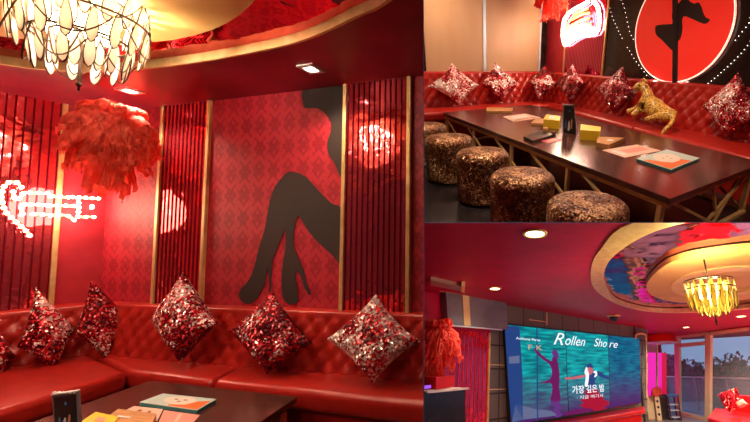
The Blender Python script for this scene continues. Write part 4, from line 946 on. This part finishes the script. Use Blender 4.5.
on_screen(1, [(344, 208), (362, 208), (366, 224), (356, 236), (346, 226)], pk, 'face', 5)
on_screen(1, [(366, 226), (378, 220), (382, 238), (372, 246), (372, 238), (376, 232)], wh, 'white_cuff', 6)
on_screen(1, [(262, 385), (300, 372), (345, 368), (368, 378), (262, 396)], mg, 'magenta_water', 2)
def screen_text(i, body, px, py, wpx, size, m, shear=0, off=0.0):
    t, o = SCR[i]; p = WC_S.xy(px, py, OFS) - o
    a, b = WC_S.xy(px - 4, py, OFS), WC_S.xy(px + 4, py + .0, OFS)
    # follow the slope that the lines on the tilted wall have
    x0, x1 = WC_S.xy(px - wpx / 2, py, OFS).x, WC_S.xy(px + wpx / 2, py, OFS).x
    tm_ = text_mesh('screen_lettering', body, 1.0, m, t, T(0, 0, 0), .0, shear, off)
    xs = [v.co.x for v in tm_.data.vertices]; w = max(xs) - min(xs); ys = [v.co.y for v in tm_.data.vertices]; h = max(ys) - min(ys)
    y0, y1 = WC_S.xy(px, py + size / 2, OFS).y, WC_S.xy(px, py - size / 2, OFS).y
    cxm, cym = (max(xs) + min(xs)) / 2, (max(ys) + min(ys)) / 2
    tm_.matrix_basis = T(p.x, p.y, .013) @ Matrix.Diagonal(((x1 - x0) / w, (y1 - y0) / h, 1, 1)) @ T(-cxm, -cym, 0); return tm_
screen_text(0, 'Anthony Peres', 528, 339.5, 24, 3.4, wh)
screen_text(0, 'F K', 535, 347.5, 14, 5, go)
screen_text(0, 'R', 558.5, 338.8, 11, 12, wh, .45, .0)
screen_text(1, 'ollen', 575, 340.8, 20, 9.5, wh, .45, .0)
screen_text(1, 'Sho', 600, 342.8, 13, 8, wh, .45, .0)
screen_text(2, 're', 613, 345.2, 9, 5, wh, .45, .0)
screen_text(1, '\uac00\uc7a5 \uae4a\uc740 \ubc24', 588.5, 388.8, 32, 8, wh, 0, .015)
screen_text(1, '\u00b7 \uc9c0\uae08 \uc5ec\uae30\uc11c', 590, 396.5, 26, 3.6, wh)
# dark wall panel, bar and the red fluted mirror below it
g_ = WC_S.xy(439.7, 291, .12); t = thing('wall_panel', Cr, WC_S.M @ T(g_.x, g_.y, 0), 'dark grey wall cabinet with a gold band at the top left of the lower right room', 'wall cabinet')
strip(WC_S, [(439.7, 291), (500, 300.8), (502, 329.8), (442, 324.6)], .02, .14, 'body', noisy(mat('slate', (.12, .13, .16), .4), (.10, .11, .14), (.20, .21, .25), 2), root=t, origin=g_)
strip(WC_S, [(462, 294.8), (468.6, 296), (470.3, 326), (464, 325.5)], .16, .012, 'gold_band', K['gold_pale'], root=t, origin=g_)
strip(WC_S, [(439.5, 290), (500.3, 299.8), (500.4, 301), (439.7, 291.4)], .16, .015, 'top_edge', K['gold_pale'], root=t, origin=g_)
strip(WC_S, [(441.5, 324), (502, 329.2), (502, 330.6), (441.7, 325.3)], .16, .015, 'bottom_edge', K['silver'], root=t, origin=g_)
q = P2(Cr, [(430.5, 280.5), (463, 287.2), (463, 291.3), (431, 285.6)], HC - .05); c = sum(q, Vector((0, 0))) / 4
t = thing('ceiling_bar', Cr, T(c.x, c.y, HC - .05), 'pale metal bar with an end bracket on the ceiling above the dark cabinet', 'rail')
MB().prism([(p.x - c.x, p.y - c.y) for p in q], 0, .05).build('bar', mat('dusty_metal', (.45, .30, .22), .4, .3), t)
q = P2(Cr, [(461.5, 286.5), (465, 287), (464.4, 293), (461, 292)], HC - .07); MB().prism([(p.x - c.x, p.y - c.y) for p in q], -.02, .05).build('bracket', K['gold_pale'], t)
MR = mat('bright_red_fluting', (.7, .01, .03), .2, .2)
fm = fluted_mirror(WC_S, 380, 488.5, 322, 415, 'bright red fluted mirror with a thin gold edge left of the video wall', (False, True), pitch=.085, zt=1.98, zb=.55, m=wavy_mirror('scarlet_mirror', (.9, .05, .10), .12, .3, 4), mr=MR, rr=.008)
pc = WC_S.pt(436, 338, .45); plume(Cr, (pc.x, pc.y, pc.z), .85, 'added red feather plume standing in for the reflection in the fluted mirror in the lower right room', seed=9)  # added plume, stands in for the plume's reflection in this mirror
# red ledge along the screen wall
bench = thing('red_bench', Cr, T(0, 0, 0), 'low bright red padded bench running below the video wall', 'bench')
LC = K['leather_c']
xf = Plane(Cr, (0, -.42), (3, -.42)).pt(644, 400).x; xe = sx - .02
cushion(V2([(-4, 0), (xe, 0), (xf, -.42), (-4, -.42)]), .50, .60, bench, LC, 'seat', .03)
MB().box(((xf - 4.1) / 2, -.19, .25), (xf + 3.9, .34, .5)).build('base', LC, bench)
t = thing('bar_counter', Cr, WC_S.M @ T(*WC_S.xy(430, 388, .9), 0), 'dark counter with a pale top at the bottom left of the lower right room', 'counter')
g_ = WC_S.xy(430, 388, .9)
strip(WC_S, [(405, 391.5), (446.5, 388), (446.3, 430), (405, 436)], .55, .35, 'body', K['black_gloss'], root=t, origin=g_)
strip(WC_S, [(405, 390), (447, 387), (447, 388.6), (405, 392.4)], .5, .42, 'counter_top', K['white'], root=t, origin=g_)
t = thing('gift_box', Cr, WC_S.M @ T(*WC_S.xy(432, 386, .8), 0), 'glossy red box standing on the dark counter', 'box')
g_ = WC_S.xy(432, 386, .8)
strip(WC_S, [(424.5, 377), (443, 375.5), (443, 386.5), (424.5, 389)], .62, .22, 'body', LC, root=t, origin=g_)
strip(WC_S, [(424.5, 385.5), (430.5, 385), (430.5, 388), (424.5, 389)], .84, .01, 'purple_glow_patch', emat('violet_glow', (.35, .08, .8), 1.2), root=t, origin=g_)  # emissive patch put in for the purple glow at the box
# alcove with the pole
WC_A = Plane(Cr, (6, 1.3), (8, 1.3))
g_ = WC_A.xy(646, 395, 0); t = thing('lit_panel', Cr, WC_A.M @ T(g_.x, g_.y, 0), 'glowing magenta acrylic panel in the alcove behind the pole', 'wall light')
strip(WC_A, [(646, 352.5), (660.5, 352.8), (660.5, 398), (646, 398)], 0, .05, 'magenta_face', emat('magenta_light', (.85, .02, .42), 1.0), root=t, origin=g_)
strip(WC_A, [(660.5, 352.8), (665, 353), (665, 398), (660.5, 398)], 0, .06, 'red_face', emat('red_light', (.75, .01, .06), .8), root=t, origin=g_)
t.location = t.location
g_ = WC_A.xy(646, 352, 0); t = thing('red_drape', Cr, WC_A.M @ T(g_.x, g_.y, 0), 'dark red upright panel above the magenta light', 'wall panel')
strip(WC_A, [(645, 331), (657, 331), (657, 352.3), (645, 352.3)], 0, .04, 'cloth', LC, root=t, origin=g_)
pf = Cr.at(656.8, 419, 0); pfc = (pf.x, pf.y)
PPL = Plane(Cr, pfc, (pf.x - (Cr.cam.y - pf.y), pf.y + (Cr.cam.x - pf.x))); ptop = PPL.pt(655.3, 322) - pf
ptop = Vector((ptop.x, ptop.y, HC - .01))
t = thing('dance_pole', Cr, T(pf.x, pf.y, 0), 'slim brass dance pole from floor to the red canopy', 'pole')
MB().tube([(0, 0, 0), ptop], .035, 16).build('tube', mat('brass', (.85, .66, .45), .35, .35), t, smooth=True); MB().lathe([(.12, 0), (.12, .02), (.05, .05)], 20).build('floor_flange', K['gold'], t, smooth=True)
pf = Vector((pf.x + ptop.x, pf.y + ptop.y, 0))
pr = Cr.at(660, 331, HC - .22)
t = thing('pole_canopy', Cr, T(pf.x, pf.y, 0), 'round red ceiling canopy with a silver ring around the top of the pole', 'ceiling canopy')
k_ = (Cr.M @ Vector((pf.x, pf.y, HC))).y / F
rr_ = 17 * k_ * 1.0
MB().lathe([(rr_ * .95, HC - .005), (rr_, HC - .05), (rr_, HC - .22)], 40).build('red_drum', mat('red_gloss_drum', (.75, .015, .008), .2), t, smooth=True)
MB().lathe([(rr_ * 1.0, HC - .27), (rr_ * 1.12, HC - .255), (rr_ * 1.12, HC - .235), (rr_, HC - .222)], 40).build('silver_ring', K['silver'], t, smooth=True)
c1 = Cr.at(655.5, 421, 0)
def upbox(px0, px1, pyb, pyt, depth, name, m, label=None, cat=None, root=None, extra=0):
    """a box whose front base edge runs between two floor points seen in the picture"""
    a, b = Cr.at(px0, pyb, 0), Cr.at(px1, pyb, 0); return a, b
def cab(px0, px1, pyb, pyt, d, label, name, cat, m):
    a, b = Cr.at(px0, pyb, 0), Cr.at(px1, pyb, 0); P = Plane(Cr, a[:2], b[:2]); w = (b - a).length
    h = P.xy((px0 + px1) / 2, pyt).y; t = thing(name, Cr, P.M @ T(P.xy(px0, pyb).x, 0, 0), label, cat); x1 = abs(P.xy(px1, pyb).x - P.xy(px0, pyb).x)
    MB().bbox((x1 / 2, h / 2, -d / 2), (x1, h, d), .01).build('body', m, t); return t, x1, h
t, w, h = cab(648.5, 656, 420, 396.5, .5, 'beige cabinet at the foot of the pole', 'side_cabinet', 'cabinet', K['cream'])
MB().box((w / 2, h * .5, .005), (w * .9, h * .94, .01)).build('door', K['cream'], t)
t, w, h = cab(657.6, 662.4, 420.5, 396.5, .4, 'narrow pale speaker beside the beige cabinet, right of the pole', 'speaker', 'speaker', K['cream'])
for i, z in enumerate((.25, .55, .8)): MB().lathe([(w * .26, 0), (w * .2, .012), (.004, .016)], 16).build('driver', K['black'], t, T(w / 2, h * z, .002))
t, w, h = cab(663, 670, 420, 396, .5, 'dark grey speaker between the pale speaker and the glass rack', 'speaker', 'speaker', mat('dark_grey', (.07, .05, .06), .5))
MB().box((w / 2, h * .5, .004), (w * .85, h * .92, .008)).build('grille', K['black'], t)
a, b = Cr.at(670.5, 420.5, 0), Cr.at(682, 420.5, 0); P = Plane(Cr, a[:2], b[:2]); h = P.xy(676, 395.5).y; x0 = P.xy(670.5, 420.5).x; w = P.xy(682, 420.5).x - x0
t = thing('equipment_rack', Cr, P.M @ T(x0, 0, 0), 'black open equipment rack with a blue top beside the glass door', 'rack')
for x, z in ((.02, 0), (w - .02, 0), (.02, -.4), (w - .02, -.4)): MB().box((x, h / 2, z), (.04, h, .04)).build('post', mat('purple_black', (.06, .02, .06), .4), t)
for y in (.12, .4, .62): MB().box((w / 2, h * y, -.2), (w, .02, .42)).build('shelf', K['silver'], t)
MB().box((w / 2, h, -.2), (w * 1.12, .05, .5)).build('blue_top', mat('blue_top', (.02, .12, .35), .3), t)
for x in (.2, .75): MB().ball((w * x, .05, .0), .04, 1).build('caster', K['black'], t)
pc = Cr.at(663, 413, .0); pz = WC_A.pt(662, 391, .1)
a = Cr.at(664, 420, 0); hh = P.xy(664, 390).y
o = MB(); rnd = random.Random(4)
for i in range(26):
    x = rnd.uniform(-.30, .22); L = rnd.uniform(.12, .28); o.tube([(x, rnd.uniform(-.1, .1), 0), (x * 1.2, 0, L * .6), (x * 1.5 + .05, 0, L)], [.05, .045, .004], 6)
mq = o.build('red_feather_tuft', K['feather'], None, Cr.M @ T(a.x, a.y + .1, h + .0), smooth=True); tag(mq, 'bright red feathery tuft on the cabinets behind the pole', 'decoration'); reg(mq, Cr)
mb = MB(); q = [WC_S.xy(*p, .1) for p in ((635.8, 339), (635.6, 335.5), (638, 333.8), (642, 333.6), (645, 334.6), (646, 338), (646.2, 360), (646.4, 398))]; c = q[0]
mb.tube([(p.x - c.x, p.y - c.y, 0) for p in spline(q, 4, False)], .022, 8); o = mb.build('gold_arch_rail', K['gold_pale'], None, Cr.M @ WC_S.M @ T(c.x, c.y, .1), smooth=True); tag(o, 'curved pale gold rail at the right end of the tiled screen wall', 'rail'); reg(o, Cr)
# window wall
def wstrip(pts, off, th, name, label, m=None):
    o = strip(WC_W, pts, off, th, name, m or K['cream'], label, 'window frame'); o['kind'] = 'structure'; del o['category']; return o
wf = [([(676.3, 338), (681.0, 338), (682.0, 415.5), (678.4, 415)], 'cream left door post'), ([(707.5, 334.2), (713, 333.6), (712.4, 424), (707.4, 423)], 'cream post between door and big window'),
      ([(664, 337.4), (709, 332.2), (709, 335), (664, 340)], 'cream top beam of the window wall'), ([(680, 343.8), (708, 341), (708, 344.8), (680, 347.6)], 'cream transom above the glass door'),
      ([(713, 332), (775, 324.5), (775, 327.6), (713, 335)], 'cream beam over the big window'), ([(681, 411), (707.6, 418), (707.6, 423), (681, 415.5)], 'cream bottom rail of the glass door'),
      ([(713, 418), (775, 432), (775, 440), (713, 425)], 'cream bottom rail of the big window')]
for i, (p, lb) in enumerate(wf): wstrip(p, 0, .09, 'window_%d' % (i + 1), lb)
xs0, xs1 = WC_W.xy(664, 380).x, WC_W.xy(790, 380).x
struct(MB().prism([(xs0 - 1.5, -.05), (xs0, -.05), (xs0, HC), (xs0 - 1.5, HC)], -.08, 0).build('wall_window_side', K['paper_plain'], None, Cr.M @ WC_W.M), Cr)
zt1 = WC_W.xy(700, 333.5).y
struct(MB().prism([(xs0 - .2, zt1 - .02), (14, zt1 - .02), (14, HC + .02), (xs0 - .2, HC + .02)], -.05, 0).build('wall_window_header', LC, None, Cr.M @ WC_W.M), Cr)
gl = mat('window_glass', (.75, .8, .9), .02); b_ = bsdf(gl); b_.inputs['Alpha'].default_value = .10
struct(MB().prism([(xs0, 0), (14, 0), (14, zt1), (xs0, zt1)], -.05, -.042).build('window_8', gl, None, Cr.M @ WC_W.M), Cr)['label'] = 'window glass'
# outside: balcony, rail, trees
ov = Cr.M @ WC_W.M
struct(MB().prism([(-6, -8), (14, -8), (14, -.09), (-6, -.09)], -.2, -.06).build('balcony_floor', noisy(mat('balcony_grey', (.2, .22, .28), .5), (.16, .18, .24), (.24, .26, .32), 3), None, Cr.M @ Matrix((WC_W.t, -WC_W.n, (0, 0, 1))).transposed().to_4x4() @ T(0, 0, 0) if False else Cr.M @ T(*WC_W.a) @ Matrix((WC_W.t, WC_W.n, Vector((0, 0, 1)))).transposed().to_4x4()), Cr)
RO = -1.3
ra, rb = WC_W.xy(662, 376.6, RO), WC_W.xy(775, 377.3, RO)
t = thing('balcony_railing', Cr, WC_W.M @ T(ra.x, 0, RO), 'white balcony railing with clear glass panels outside the window', 'railing')
wl = rb.x - ra.x
MB().bbox((wl / 2, ra.y, 0), (wl, .055, .06), .01).build('handrail', mat('white_rail', (.92, .94, .98), .35), t)
for px in (666, 694.5, 725.5, 760):
    x = WC_W.xy(px, 380, RO).x - ra.x; MB().box((x, ra.y / 2, 0), (.07, ra.y, .04)).build('post', mat('grey_post', (.5, .54, .62), .4), t)
gg = mat('railing_glass', (.55, .6, .75), .05); bsdf(gg).inputs['Alpha'].default_value = .35
MB().box((wl / 2, ra.y / 2 - .03, -.02), (wl, ra.y - .06, .012)).build('glass_panel', gg, t)
m_ = card(Cr, [(682, 413), (682, 407.5), (707, 412), (707, 417)], .0, .02, mat('pale_blue_mat', (.35, .55, .75), .6), 'pale blue mat on the balcony floor behind the door', 'balcony_mat', 'mat', prints=(('dark_stripe', K['black'], .1, .9, .4, .55),))
def tree(px, off, pytop, wpx, label, col, seed):
    rnd = random.Random(seed); b = WC_W.xy(px, 376, off); top = WC_W.xy(px, pytop, off).y; base = -2.0; w = abs(WC_W.xy(px + wpx / 2, 376, off).x - WC_W.xy(px - wpx / 2, 376, off).x)
    t = thing('garden_tree', Cr, WC_W.M @ T(b.x, base, off) @ Matrix.Rotation(-PI / 2, 4, 'X'), label, 'tree')
    H = top - base; MB().tube([(0, 0, 0), (.05 * w, 0, H * .3), (0, 0, H * .6)], [.05 * w, .04 * w, .02 * w], 8).build('trunk', mat('bark', (.03, .02, .02), .8), t)
    mb = MB()
    for i in range(420):
        th, ph = rnd.random() * 2 * PI, math.acos(rnd.uniform(-.9, 1)); rad = rnd.uniform(.75, 1.05)
        c = Vector((math.sin(ph) * math.cos(th) * w * .5 * rad, math.sin(ph) * math.sin(th) * w * .5 * rad, H * .62 + math.cos(ph) * H * .36 * rad)); s_ = w * rnd.uniform(.04, .085)
        a1 = Vector((rnd.gauss(0, 1), rnd.gauss(0, 1), rnd.gauss(0, 1))).normalized(); b1 = a1.orthogonal().normalized()
        mb.add([c + a1 * s_, c + b1 * s_ * .6, c - a1 * s_, c - b1 * s_ * .6 + Vector((0, 0, s_ * .4))], [(0, 1, 2, 3)])
    mb.ball((0, 0, H * .60), 1, 2, (w * .42, w * .42, H * .30))
    mb.build('foliage', col, t); return t
lf1, lf2, lf3 = mat('leaf_dark', (.03, .075, .045), .8), mat('leaf_grey', (.05, .085, .07), .8), mat('leaf_green', (.02, .16, .05), .8)
tree(690, -7, 358, 22, 'dark round tree seen through the glass door, left part', lf1, 1)
tree(703, -8, 362, 16, 'greyish tree behind the right half of the glass door', lf2, 2)
tree(722, -7.5, 356, 22, 'dark tree just right of the door post behind the big window', lf1, 3)
tree(737, -8.5, 351, 22, 'tallest dark tree in the middle of the big window', lf2, 4)
tree(755, -7, 355, 24, 'dark tree cut by the right edge of the picture', lf1, 5)
tree(672, -9, 352, 18, 'dim tree at the far left of the window wall behind the rack', lf2, 6)
o = MB().prism([(-8, -2), (16, -2), (16, 0), (-8, 0)], -.3, 0)
hp = WC_W.xy(712, 386, -3.2).y
h_ = thing('green_hedge', Cr, WC_W.M @ T(WC_W.xy(740, 385, -3.2).x, 0, -3.2), 'low green hedge beyond the railing in the big window', 'hedge')
mb = MB(); rnd = random.Random(8); hw = abs(WC_W.xy(775, 385, -3.2).x - WC_W.xy(713, 385, -3.2).x)
for i in range(900):
    c = Vector((rnd.uniform(-.5, .5) * hw, rnd.uniform(-1.5, hp), rnd.uniform(-.2, .2))); s_ = .07; a1 = Vector((rnd.gauss(0, 1), rnd.gauss(0, 1), rnd.gauss(0, 1))).normalized(); b1 = a1.orthogonal().normalized()
    mb.add([c + a1 * s_, c + b1 * s_, c - a1 * s_, c - b1 * s_], [(0, 1, 2, 3)])
mb.box((0, (hp - 1.5) / 2, 0), (hw, hp + 1.4, .3)); mb.build('leaves', lf3, h_)
struct(MB().box((0, 0, -2.3), (60, 60, .1)).build('ground', noisy(mat('ground_dusk', (.06, .07, .09), .9), (.05, .06, .08), (.08, .09, .11), .3), None, Cr.M @ T(24, 4, 0)), Cr)
# sofa on the right
sp_ = [Cr.at(707, 416.5, .42).to_2d(), WC_W.pt(715, 409, .16).to_2d(), WC_W.pt(775, 409, .16).to_2d(), Cr.at(775, 436, .42).to_2d()]
sof = thing('leather_sofa', Cr, T(0, 0, 0), 'bright red leather sofa under the big window at the bottom right', 'sofa')
cushion(sp_, .12, .42, sof, LC, 'seat', .05)
PB = Plane(Cr, sp_[1], sp_[2]); zb1 = PB.xy(735, 394.5).y
bl_ = (sp_[2] - sp_[1]).length
if PB.xy(775, 400).x < PB.xy(730, 400).x: PB = Plane(Cr, sp_[2], sp_[1])
xa, xb = PB.xy(734, 400).x, PB.xy(775, 400).x
MB().bbox(((xa + xb) / 2, (zb1 + .2) / 2, .02), (abs(xb - xa), zb1 - .2, .3), .06).build('backrest', LC, sof, PB.M, smooth=True)
slab([sp_[0], sp_[1], sp_[2], sp_[3]], 0, .13, 'plinth', K['black'], sof)
PP = Plane(Cr, sp_[1] + (sp_[0] - sp_[1]) * .35, sp_[2] + (sp_[3] - sp_[2]) * .35)
sqc = sequin('bright_red_sequins', [(.35, .002, .008), (.80, .012, .03), (.95, .75, .55)], 26, .42, .3, .3)
pillow(Cr, PP, [(737, 387.5), (717.5, 395), (728, 412.5), (742, 405)], (.1, .1, .4, .1), sqc, 'bright red sequin pillow on the sofa under the big window', group=None, th=.16)
pillow(Cr, PP, [(743, 399), (735.5, 403.5), (739.5, 408.5), (748.5, 404)], (.45, .45, .55, .45), mat('pale_satin', (.75, .6, .4), .35), 'small pale gold pillow beside the bright red sequin pillow', th=.06, name='satin_pillow')
sp = Cr.at(735, 427, .5); sr = 8.5 * (Cr.M @ sp).y / F
tt = stool(Cr, sp, sr, .52, 'pale gold round stool at the bottom right corner of the picture', None, K['gold_disc'])
cC2 = Cr.cam + Cr.rl(716, 320) * 3.35
chandelier(Cr, (cC2.x, cC2.y, cC2.z), .82, 'yellow lit crystal chandelier in the lower right room', [(.26, .33, 18), (.18, .28, 14), (.09, .26, 8), (.26, .42, 18), (.18, .42, 12)], 10, K['crystal_y'], 110, (1, .88, .45), drop=.22, cw=.022, swag=False)
# ---------------------------------------------------------------- cut every room at its party walls
def chain(o):
    M = o.matrix_basis.copy()
    while o.parent: o = o.parent; M = o.matrix_basis @ M
    return M
def cut(o, R):
    for ch in list(o.children): cut(ch, R)
    if o.type != 'MESH': return
    M = chain(o); Mi = M.inverted(); ptsw = [M @ Vector(c) for c in o.bound_box]; todo = []
    for n in R.planes:
        ds = [p.dot(n) for p in ptsw]
        if min(ds) < 0: todo.append(n)
    if not todo: return
    if o.data.users > 1: o.data = o.data.copy()
    bm = bmesh.new(); bm.from_mesh(o.data)
    for n in todo:
        co = Mi @ Vector((0, 0, 0)); no = (M.to_3x3().transposed() @ n).normalized()
        bmesh.ops.bisect_plane(bm, geom=bm.verts[:] + bm.edges[:] + bm.faces[:], plane_co=co, plane_no=no, clear_inner=True, dist=1e-6)
    bm.to_mesh(o.data); bm.free()
    if not o.data.vertices and not o.children: bpy.data.objects.remove(o)
for o, R in list(ROOMS): cut(o, R)
for o, R in list(ROOMS):
    try:
        if o.type == 'EMPTY' and not [c for c in o.children if c.type == 'MESH']:
            for c in list(o.children): bpy.data.objects.remove(c)
            bpy.data.objects.remove(o)
    except ReferenceError: pass
